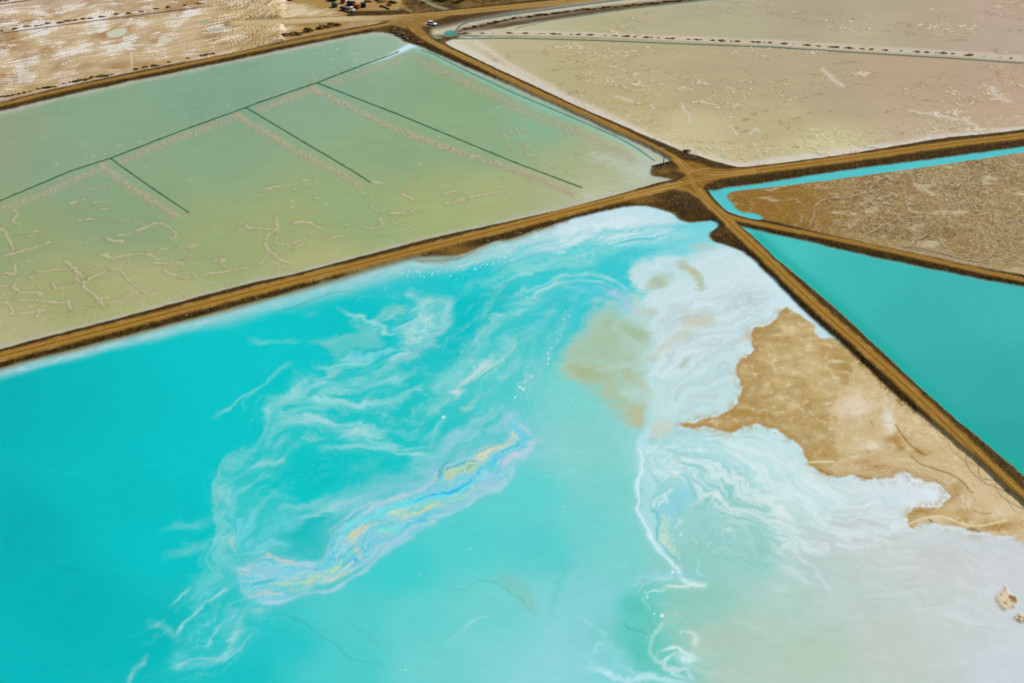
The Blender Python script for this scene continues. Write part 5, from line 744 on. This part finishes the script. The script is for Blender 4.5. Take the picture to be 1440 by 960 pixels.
MATS = {'embankment': M_soil, 'turquoise_pond': M_water, 'green_pond': M_crust, 'salt_pond': M_crust, 'far_salt_pond': M_crust, 'teal_pond': M_water, 'ditch': M_water, 'brown_flat': M_soil, 'salt_flat': M_soil, 'scrubland': M_soil, 'road': M_road, 'sand_flat': M_sand, 'drainage_ditch': M_water, 'small_pool': M_water}
LABELS = {'embankment': 'dark brown earth banks between the ponds and roads', 'turquoise_pond': 'large turquoise pond with white foam and an iridescent crust', 'green_pond': 'pale green shallow pond crossed by straight dark drains', 'salt_pond': 'beige salt pond with broken crust beside the road junction', 'far_salt_pond': 'far beige salt pond beyond the dotted dike', 'teal_pond': 'smooth plain teal pond at the right edge', 'ditch': 'narrow bright turquoise ditch along the brown flat', 'brown_flat': 'brown dry flat covered with pale salt cracks', 'salt_flat': 'streaked cream and brown salt flat at the upper left', 'scrubland': 'dark scrubby ground beyond the far road', 'road': 'golden brown dirt roads meeting at two junctions', 'sand_flat': 'tan sand flat and islets along the white shore', 'drainage_ditch': 'thin dark drainage ditches drawn across the flats', 'small_pool': 'small dark teal pool beside the far junction'}

# ------------------------------------------------------------------ build the ground, one mesh for each kind of surface
ALB = np.clip(C/GAIN, 0.002, 0.85)
vid = np.arange(NV*NU).reshape(NV, NU)
quads = np.stack([vid[1:, :-1], vid[1:, 1:], vid[:-1, 1:], vid[:-1, :-1]], -1).reshape(-1, 4)
qr = R[:-1, :-1].reshape(-1)
Xf, Yf = X.reshape(-1), Y.reshape(-1); Zf = Zs.reshape(-1); Af = ALB.reshape(-1, 3)
for nm, idn in ID.items():
    q = quads[qr == idn]
    if not len(q): continue
    used, inv = np.unique(q, return_inverse=True); inv = inv.reshape(-1).astype(np.int32)
    me = bpy.data.meshes.new(nm); me.vertices.add(len(used)); me.loops.add(len(inv)); me.polygons.add(len(q))
    me.vertices.foreach_set('co', np.stack([Xf[used], Yf[used], Zf[used]], 1).astype(f32).ravel())
    me.loops.foreach_set('vertex_index', inv)
    me.polygons.foreach_set('loop_start', np.arange(0, len(inv), 4, dtype=np.int32)); me.polygons.foreach_set('loop_total', np.full(len(q), 4, np.int32))
    me.polygons.foreach_set('use_smooth', np.ones(len(q), bool))
    at_ = me.attributes.new('pigment', 'FLOAT_COLOR', 'POINT'); at_.data.foreach_set('color', np.concatenate([Af[used], np.ones((len(used), 1), f32)], 1).astype(f32).ravel())
    me.update(); me.validate()
    o = bpy.data.objects.new(nm, me); me.materials.append(MATS[nm]); COL.objects.link(o); o['kind'] = 'structure'; o['label'] = LABELS[nm]
# the plain that carries on to the horizon
me = bpy.data.meshes.new('ground'); L = 9000.0; me.from_pydata([(-L, -L, -2.0), (L, -L, -2.0), (L, L, -2.0), (-L, L, -2.0)], [], [(0, 1, 2, 3)])
o = bpy.data.objects.new('ground', me); me.materials.append(mat('dry_plain', 0.95, 0.05, attr=False, color=(0.36, 0.27, 0.16), grain=0.3, gscale=0.02)); COL.objects.link(o); o['kind'] = 'structure'; o['label'] = 'dry tan plain around the salt works'

#OBJECTS_BELOW
# ================================================================== THINGS
import bmesh
def proj(x, y):
    d = y*CP + CAM_H*SP                                    # depth along the view axis for a ground point
    return 720 + FPX*x/d, 480 + FPX*(CAM_H*CP - y*SP)/d
def ground_z(x, y):
    u_, v_ = proj(x, y); j = int(np.clip(np.searchsorted(ua, u_), 0, NU-1)); i = int(np.clip(np.searchsorted(va, v_), 0, NV-1)); return float(Zs[i, j])
def on(u_, v_, z=0.0):
    """a sighted spot, set on the ground there"""
    x, y, _ = at(u_, v_, z); return (x, y, ground_z(x, y))
def paintm(name, srgb, rough=0.6, spec=0.3, grain=0.1, gs=3.0, metal=0.0): return mat(name, rough, spec, attr=False, color=tuple(float(q) for q in lin(srgb)), grain=grain, gscale=gs, metal=metal)
MW = paintm('white_paint', (225, 225, 220), 0.4, 0.5, 0.05); MB = paintm('dark_steel', (40, 38, 36), 0.6, 0.3, 0.2); MG = paintm('dark_glass', (20, 24, 28), 0.15, 0.5, 0.02)
MT = paintm('tyre_rubber', (26, 25, 24), 0.9, 0.1); MR = paintm('rusty_plate', (150, 84, 44), 0.85, 0.2, 0.3); MGn = paintm('dark_green_paint', (40, 66, 50), 0.6, 0.3, 0.2); MGy = paintm('grey_steel', (120, 116, 108), 0.6, 0.4, 0.15)
MLf = paintm('dry_shrub_leaf', (104, 82, 40), 0.95, 0.05, 0.35, 1.5); MLd = paintm('dark_shrub_leaf', (84, 66, 30), 0.95, 0.05, 0.35, 1.5); MSt = paintm('shrub_stem', (66, 48, 26), 0.95, 0.05); MRk = paintm('dark_rock', (86, 70, 50), 0.95, 0.1, 0.4, 0.8); MRl = paintm('pale_rock', (120, 94, 60), 0.95, 0.1, 0.4, 0.8)
MCl = paintm('clod_earth', (122, 88, 60), 0.95, 0.05, 0.35, 1.2); MLp = paintm('lamp_lens', (230, 226, 200), 0.2, 0.5, 0.0)
def link(name, me, parent=None, m=None):
    o = bpy.data.objects.new(name, me)
    if m is not None and not me.materials: me.materials.append(m)
    COL.objects.link(o)
    if parent is not None: o.parent = parent
    return o
def bm_box(bm, c, s, bev=0.0, rz=0.0, taper=1.0):
    r = bmesh.ops.create_cube(bm, size=1.0); vs = r['verts']; ca, sa = math.cos(rz), math.sin(rz)
    for q in vs:
        k = taper if q.co.z > 0 else 1.0
        x, y, z = q.co.x*s[0]*k, q.co.y*s[1]*k, q.co.z*s[2]; q.co = (c[0]+x*ca-y*sa, c[1]+x*sa+y*ca, c[2]+z)
    if bev: bmesh.ops.bevel(bm, geom=list({e for q in vs for e in q.link_edges}), offset=bev, segments=2, affect='EDGES')
def bm_cyl(bm, p0, p1, r0, r1=None, n=12):
    from mathutils import Vector
    p0, p1 = Vector(p0), Vector(p1); d = p1-p0; q = d.to_track_quat('Z', 'Y').to_matrix().to_4x4(); q.translation = (p0+p1)/2
    bmesh.ops.create_cone(bm, cap_ends=True, segments=n, radius1=r0, radius2=r0 if r1 is None else r1, depth=d.length, matrix=q)
def mesh(name, fn, m):
    bm = bmesh.new(); fn(bm); me = bpy.data.meshes.new(name); bm.to_mesh(me); bm.free(); me.materials.append(m); return me
def thing(name, label, cat, loc, rz=0.0, group=None, sc=1.0):
    o = bpy.data.objects.new(name, None); o.empty_display_size = 0.5; COL.objects.link(o); o.location = loc; o.rotation_euler = (0, 0, rz); o.scale = (sc, sc, sc)
    o['label'] = label; o['category'] = cat
    if group: o['group'] = group
    return o
def tagged(o, label, cat, group=None):
    o['label'] = label; o['category'] = cat
    if group: o['group'] = group
    return o

# ---- shrubs: ragged domes of small leaves on a few stems
def leaf_dome(bm, rx, ry, h, n, s, rnd):
    for _ in range(n):
        a = rnd.uniform(0, 2*math.pi); e = rnd.random()**0.6; r = math.sqrt(rnd.random()); lob = 1 + 0.25*math.sin(3*a+1.3)
        c = np.array([rx*r*math.cos(a)*lob, ry*r*math.sin(a)*lob, h*(0.1 + 0.9*e*math.sqrt(max(0.05, 1-r*r*0.85)))])
        d1 = np.array([rnd.gauss(0, 1) for _ in range(3)]); d1 /= np.linalg.norm(d1); d2 = np.cross(d1, [rnd.gauss(0, 1) for _ in range(3)]); d2 /= np.linalg.norm(d2)
        k = s*rnd.uniform(0.6, 1.3); vs = [bm.verts.new(c + k*(p*d1 + q*d2*0.6)) for p, q in ((-1, 0), (0, -1), (1, 0), (0, 1))]; bm.faces.new(vs)
def stems(bm, h, rnd):
    for k in range(4):
        a = k*1.57 + rnd.random(); bm_cyl(bm, (0.1*math.cos(a), 0.1*math.sin(a), -0.15), (0.55*math.cos(a), 0.55*math.sin(a), h*0.7), 0.07, 0.03, 5)
rnd = random.Random(5)
LEAF = [mesh('shrub_foliage', lambda bm: leaf_dome(bm, 1.5+.3*k, 1.1+.15*k, 1.1, 130, 0.30, rnd), (MLf, MLd)[k % 2]) for k in range(4)]
STEM = [mesh('shrub_stem', lambda bm: stems(bm, 1.0, rnd), MSt) for k in range(2)]
nb = 0
def shrub(u_, v_, label, group, sc=1.0, sx=1.0):
    global nb
    o = thing('shrub', label, 'shrub', on(u_, v_), rnd.uniform(-0.4, 0.4), group, 1.0); o.scale = (sc*sx, sc*rnd.uniform(0.9, 1.3), sc*rnd.uniform(0.7, 1.1))
    link('foliage', LEAF[nb % 4], o); link('stem', STEM[nb % 2], o); nb += 1; return o
for x0 in (3, 22, 37, 52, 60, 68, 84, 96, 107, 116, 126, 144, 164, 181, 199, 220, 237, 259, 281):
    shrub(x0 + rnd.uniform(-1, 1), 44.5 - x0*0.137 + rnd.uniform(-.8, .8), 'low dark shrub in the row above the longer black drain on the salt flat', 'shrubs along the upper drain', rnd.uniform(0.45, 0.95), rnd.uniform(1.0, 1.5))
for x0 in (2, 10):
    shrub(x0, 2.5 - x0*.15, 'low dark shrub at the top left corner beside the short drain', 'shrubs in the top left corner', 1.2, 1.4)
for x0 in (3, 10, 19, 27, 34, 42, 55, 62, 68, 76, 90, 98, 106, 113, 121, 129, 137, 144, 151, 159, 192, 204, 217, 238, 265, 285, 292, 300):
    shrub(x0 + rnd.uniform(-1, 1), 138.0 - x0*0.206 + rnd.uniform(-1, 1), 'low dark shrub on the salt flat along the road above the green pond', 'shrubs along the green pond road', rnd.uniform(0.4, 0.9), rnd.uniform(1.0, 1.4))
for x0, y0, k in ((400, 52.5, 1.5), (414, 50, 1.5), (420, 49, 1.0), (433, 45.5, 1.9), (448, 42, 1.1), (454, 40.5, 1.6), (468, 37.5, 1.7), (474, 37, 1.2)):
    shrub(x0, y0, 'dark rounded shrub in the short row below the bare yard', 'shrubs below the yard', k)
for k in range(44):
    x0 = rnd.uniform(592, 735); y0 = (26 - 0.092*(x0-500)) - rnd.uniform(3, 22) - 4
    if y0 < -6: continue
    shrub(x0, y0, 'brown shrub in the scrub beyond the far pale road', 'shrubs beyond the far road', rnd.uniform(0.8, 1.7), 1.3)
for k in range(10): shrub(rnd.uniform(508, 556), rnd.uniform(-2, 12), 'brown shrub on the rough ground right of the parked machines', 'shrubs by the parked machines', rnd.uniform(0.6, 1.2), 1.2)
for k in range(44):
    t = k/43.0; x0 = 655 + 300*t; y0 = np.interp(x0, [645, 665, 720, 820, 945, 960], [44, 40, 27.5, 15, 3, 1.2])
    if rnd.random() < 0.85: shrub(x0 + rnd.uniform(-2, 2), y0 + rnd.uniform(-.8, .8), 'brown shrub in the band along the curved white channel bank', 'shrubs along the curved channel', rnd.uniform(0.4, 0.8), 1.4)
shrub(965, 214, 'lone shrub on the bank edge at the crossroads beside the beige pond', None, 1.0)

# ---- dirt clods on the dotted dike
def clod(bm, r, rnd):
    bmesh.ops.create_icosphere(bm, subdivisions=2, radius=1.0)
    for q in bm.verts: k = 1 + 0.22*math.sin(5*q.co.x+r) + 0.15*math.cos(7*q.co.y) + rnd.uniform(-.08, .08); q.co = (q.co.x*r*1.5*k, q.co.y*r*k, q.co.z*r*0.62*k)
CL = [mesh('clod', lambda bm: clod(bm, 0.95+.12*k, rnd), MCl) for k in range(3)]
x0 = 646.0; k = 0
while x0 < 1441:
    y0 = np.interp(x0, [640, 720, 845, 970, 1080, 1205, 1330, 1440], [48, 47, 50, 56, 60.5, 69, 75.5, 84]); o = link('dirt_mound', CL[k % 3]); o.location = on(x0, y0); o.rotation_euler = (0, 0, rnd.uniform(-.5, .5))
    q = rnd.choice((0.35, 0.5, 0.7, 0.9, 1.1))*rnd.uniform(0.85, 1.15); o.scale = (q*rnd.uniform(1.0, 1.6), q, q*0.8); tagged(o, 'small dark brown earth mound on the white dike between the beige ponds', 'mound', 'mounds along the dotted dike'); x0 += rnd.choice((4.5, 7, 9, 12, 16, 22)) + rnd.uniform(-1.5, 1.5); k += 1

# ---- rocks
def rock(bm, r, rnd):
    bmesh.ops.create_icosphere(bm, subdivisions=1, radius=r)
    for q in bm.verts: k = rnd.uniform(0.7, 1.25); q.co = (q.co.x*k*1.25, q.co.y*k, q.co.z*k*0.75)
RK = [mesh('rock', lambda bm: rock(bm, 1.0, rnd), (MRk, MRl, MRk)[k % 3]) for k in range(6)]
for k in range(26):
    t = rnd.random(); o = link('rock', RK[k % 6]); x0, y0 = 552 + 22*t + rnd.uniform(-2, 2), 43.5 + 11*t + rnd.uniform(-3.5, 4); p_ = on(x0, y0); o.location = (p_[0], p_[1], p_[2]+0.1); o.rotation_euler = (0, 0, rnd.uniform(0, 6)); q = rnd.uniform(0.5, 1.5); o.scale = (q, q, q)
    tagged(o, 'dark rock in the heap between the far junction and the green pond', 'rock', 'rocks at the green pond corner')
# rubble and tussocks on the banks: nobody could count them
def scatter(name, label, spots, m, big):
    V_, F_l = [], []
    for (x, y, z, r) in spots:
        b0 = len(V_); a0_ = rnd.uniform(0, 6.28); n = 5
        for i in range(n):
            a = a0_ + i*2*math.pi/n; k = r*rnd.uniform(0.7, 1.3); V_.append((x+k*math.cos(a), y+k*math.sin(a), z-0.1))
        V_.append((x + r*rnd.uniform(-.3, .3), y + r*rnd.uniform(-.3, .3), z + r*big*rnd.uniform(0.5, 1.2)))
        for i in range(n): F_l.append((b0+i, b0+(i+1) % n, b0+n))
    me = bpy.data.meshes.new(name); me.from_pydata(V_, [], F_l); me.materials.append(m); o = link(name, me); o['kind'] = 'stuff'; o['label'] = label; o['category'] = 'rubble' if big < 0.9 else 'scrub'; return o
bank = np.argwhere(R == ID['embankment'])
frac_g = np.zeros(U.shape, f32); frac_g[fi] = frac
sel = bank[rng.random(len(bank)) < 0.14]; sp1, sp2 = [], []
jz = [(960, 284, 26), (1018, 338, 16), (1004, 262, 12), (985, 222, 14)]
for i, j in sel:
    uu, vv = float(U[i, j]), float(V[i, j])
    if frac_g[i, j] < 0.25: continue
    if not (-60 < uu < 1500 and -10 < vv < 1000) or (vv < 62 and uu > 575): continue
    wj = max(math.exp(-(((uu-a)/c_)**2 + ((vv-b_)/(c_*.6))**2)) for a, b_, c_ in jz); r = rng.random()
    if r < 0.6*wj + 0.05: sp1.append((float(X[i, j]), float(Y[i, j]), float(Zs[i, j]), rnd.uniform(0.3, 0.8)))
    elif r > 0.86: sp2.append((float(X[i, j]), float(Y[i, j]), float(Zs[i, j]), rnd.uniform(0.15, 0.42)))
sp1b = [t__ for k_, t__ in enumerate(sp1) if k_ % 3 == 0]; sp1 = [t__ for k_, t__ in enumerate(sp1) if k_ % 3]
scatter('rubble', 'dark stones and clods strewn over the earth banks', sp1, MRk, 0.6); scatter('rubble', 'pale stones strewn over the earth banks', sp1b, MRl, 0.5); scatter('scrub', 'dark dry tussocks growing on the earth banks', sp2, MLd, 1.0)

# ---- salt flakes sticking out of the shallow brine are part of the crust; posts, pipes, vehicles follow
b = on(933, 232.0); t_ = thing('marker_post', 'dark upright post standing by the bank of the green pond', 'post', (b[0], b[1], max(b[2], 0.1)))
link('shaft', mesh('shaft', lambda bm: bm_cyl(bm, (0, 0, -0.5), (0, 0, 4.0), 0.22, 0.17, 10), MB), t_); link('cap', mesh('cap', lambda bm: bm_box(bm, (0, 0, 4.08), (0.5, 0.5, 0.16), 0.03), MB), t_); link('footing', mesh('footing', lambda bm: bm_box(bm, (0, 0, 0.1), (0.9, 0.9, 0.5), 0.05), MGy), t_)
pa = np.array(at(917, 235.3)); pb_ = np.array(at(944, 228.6)); L = float(np.linalg.norm(pb_-pa)); t_ = thing('water_pipe', 'dark pipe lying along the bank spit beside the upright post', 'pipe', (pa[0], pa[1], 0.35), math.atan2(pb_[1]-pa[1], pb_[0]-pa[0]))
link('tube', mesh('tube', lambda bm: bm_cyl(bm, (0, 0, 0), (L, 0, 0.15), 0.34, 0.34, 12), MB), t_)
for k in range(5): link('flange', mesh('flange', lambda bm: bm_cyl(bm, (L*(k+.1)/4.3, 0, 0.03*k), (L*(k+.1)/4.3+0.16, 0, 0.03*k), 0.45, 0.45, 12), MB), t_)
p_ = at(590.5, 61.8); t_ = thing('outfall_pipe', 'rusty outfall pipe pouring pale water into the green pond', 'pipe', (p_[0], p_[1], 0.25), math.radians(25))
link('tube', mesh('tube', lambda bm: bm_cyl(bm, (-1.2, 0, 0.35), (4.5, 0, 0.5), 0.6, 0.6, 14), MR), t_); link('headwall', mesh('headwall', lambda bm: bm_box(bm, (0.4, 0, 0.2), (0.5, 3.2, 1.5), 0.05), MR), t_)

# ---- the white car
def wheel(parent, c, r, w_):
    o = link('wheel', mesh('wheel', lambda bm: bm_cyl(bm, (0, -w_/2, 0), (0, w_/2, 0), r, r, 16), MT), parent); o.location = c
    link('rim', mesh('rim', lambda bm: bm_cyl(bm, (0, -w_*.53, 0), (0, w_*.53, 0), r*0.58, r*0.58, 10), MGy), o); return o
def loft(bm, prof, w0, w1, zmid):
    """car shell: side profile (x, z) with tumblehome above zmid"""
    L_ = []; Rr = []
    for x, z in prof:
        k = (w0 if z <= zmid else w0 + (w1-w0)*(z-zmid)/(max(q[1] for q in prof)-zmid))/2; L_.append(bm.verts.new((x, k, z))); Rr.append(bm.verts.new((x, -k, z)))
    n = len(prof)
    for i in range(n): j = (i+1) % n; bm.faces.new((L_[i], L_[j], Rr[j], Rr[i]))
    bm.faces.new(L_[::-1]); bm.faces.new(Rr)
    bmesh.ops.recalc_face_normals(bm, faces=bm.faces[:])
def car(label, loc, rz, paint):
    t = thing('parked_car', label, 'car', loc, rz)
    link('body', mesh('body', lambda bm: loft(bm, [(-2.35, .35), (-2.4, .75), (-2.25, .98), (-1.0, 1.02), (1.05, 1.0), (2.2, .82), (2.4, .6), (2.35, .35)], 1.86, 1.7, .75), paint), t)
    cab = link('cabin', mesh('cabin', lambda bm: loft(bm, [(-2.1, .98), (-1.75, 1.62), (-.9, 1.72), (.25, 1.70), (1.1, 1.0)], 1.66, 1.3, 1.0), MG), t)
    link('roof', mesh('roof', lambda bm: bm_box(bm, (-.72, 0, 1.70), (2.1, 1.32, .08), .03), paint), cab)
    for x in (-1.45, 1.45):
        for y in (-.86, .86): wheel(t, (x, y, .36), .36, .24)
    for y in (-.62, .62): link('headlight', mesh('headlight', lambda bm: bm_box(bm, (2.3, y, .70), (.16, .36, .16), .03), MLp), t); link('tail_light', mesh('tail_light', lambda bm: bm_box(bm, (-2.36, y, .82), (.08, .3, .16), .02), MR), t)
    link('bumper', mesh('bumper', lambda bm: bm_box(bm, (2.38, 0, .45), (.16, 1.8, .22), .04), MB), t); return t
car('white car parked on the bare patch beside the far road junction', on(607.5, 36.6), math.radians(-28), MW).scale = (1.15, 1.15, 1.15)
car('dark car at the top edge on the far pale road', on(803, 0.5), math.radians(15), MB)

# ---- machines in the yard
def truck(label, loc, rz):
    t = thing('flatbed_truck', label, 'truck', loc, rz)
    link('chassis', mesh('chassis', lambda bm: bm_box(bm, (0, 0, .85), (9.6, 1.1, .35), .04), MB), t)
    link('bed', mesh('bed', lambda bm: (bm_box(bm, (-1.4, 0, 1.2), (6.6, 2.5, .25), .04), bm_box(bm, (-1.4, 1.2, 1.6), (6.6, .1, .7)), bm_box(bm, (-1.4, -1.2, 1.6), (6.6, .1, .7)), bm_box(bm, (-4.65, 0, 1.6), (.1, 2.4, .7))), MB), t)
    cb = link('cab', mesh('cab', lambda bm: (bm_box(bm, (3.0, 0, 1.9), (1.9, 2.4, 2.1), .15, taper=.9), bm_box(bm, (4.3, 0, 1.35), (1.2, 2.1, 1.0), .12)), MW), t)
    link('windscreen', mesh('windscreen', lambda bm: bm_box(bm, (3.88, 0, 2.35), (.12, 2.0, .8), .03), MG), cb)
    for y in (-1.16, 1.16): link('door_window', mesh('door_window', lambda bm: bm_box(bm, (3.05, y, 2.35), (1.1, .1, .7), .02), MG), cb)
    link('load', mesh('load', lambda bm: (bm_box(bm, (-2.6, .1, 1.8), (2.6, 1.7, 1.0), .1, .1), bm_box(bm, (.4, -.1, 1.75), (2.0, 1.6, .9), .1, -.12)), MGy), t)
    for x in (-3.6, -2.4, 3.6):
        for y in (-1.05, 1.05): wheel(t, (x, y, .52), .52, .36)
truck('dark flatbed truck with white cab in the group of machines', on(489, 16.5), math.radians(-32))
t_ = thing('storage_tank', 'dark green round tank at the left end of the parked machines', 'tank', on(470.5, 11.0))
link('shell', mesh('shell', lambda bm: (bm_cyl(bm, (0, 0, 0), (0, 0, 2.3), 1.7, 1.7, 20), bm_cyl(bm, (0, 0, 2.3), (0, 0, 2.8), 1.7, .3, 20)), MGn), t_); link('hatch', mesh('hatch', lambda bm: bm_cyl(bm, (0, 0, 2.75), (0, 0, 3.0), .35, .35, 12), MB), t_)
link('ladder', mesh('ladder', lambda bm: [bm_box(bm, (1.78, y, 1.2), (.06, .06, 2.4)) for y in (-.25, .25)] + [bm_box(bm, (1.78, 0, .3+.35*k), (.05, .5, .05)) for k in range(6)], MGy), t_)
def container(label, u_, v_, rz, m, s, name='container'):
    t = thing(name, label, 'container', on(u_, v_), rz); lx, ly, lz = s
    link('box', mesh('box', lambda bm: bm_box(bm, (0, 0, lz/2+.1), (lx, ly, lz), .04), m), t)
    for k in range(int(lx/0.5)): 
        for sy in (-1, 1): link('rib', mesh('rib', lambda bm: bm_box(bm, (-lx/2+.25+k*.5, sy*(ly/2+.03), lz/2+.1), (.18, .06, lz*.9)), m), t)
    dr = link('door', mesh('door', lambda bm: (bm_box(bm, (lx/2+.03, ly*.25, lz/2+.1), (.06, ly*.46, lz*.9)), bm_box(bm, (lx/2+.03, -ly*.25, lz/2+.1), (.06, ly*.46, lz*.9))), m), t)
    link('bar', mesh('bar', lambda bm: [bm_box(bm, (lx/2+.08, y, lz/2+.1), (.05, .06, lz*.85)) for y in (-.3, .3)], MGy), dr)
container('rusty orange steel container behind the flatbed truck', 501.5, 13, math.radians(-25), MR, (3.6, 2.4, 2.4)); container('dark grey container behind the truck and left of the rusty one', 494, 8.5, math.radians(-28), MB, (4.8, 2.4, 2.2))
container('small brown steel box behind the parked machines', 482.5, 5.5, math.radians(-20), MCl, (2.4, 2.0, 2.2)); container('black steel box standing alone right of the parked machines', 511, 11, math.radians(5), MB, (3.0, 2.4, 2.4)); container('dark container at the top edge left of the machines', 467, 2, math.radians(-25), MB, (5.0, 2.4, 2.3))
container('small dark box on the white part of the yard', 408.5, 1.5, math.radians(10), MB, (2.6, 1.8, 1.6))
t_ = thing('steel_beam', 'long dark beam lying on the rough ground by the side track', 'beam', on(541, 12), math.radians(-48)); link('web', mesh('web', lambda bm: bm_box(bm, (0, 0, .35), (9, .2, .5)), MB), t_); [link('flange', mesh('flange', lambda bm: bm_box(bm, (0, 0, z), (9, .5, .1)), MB), t_) for z in (.12, .62)]
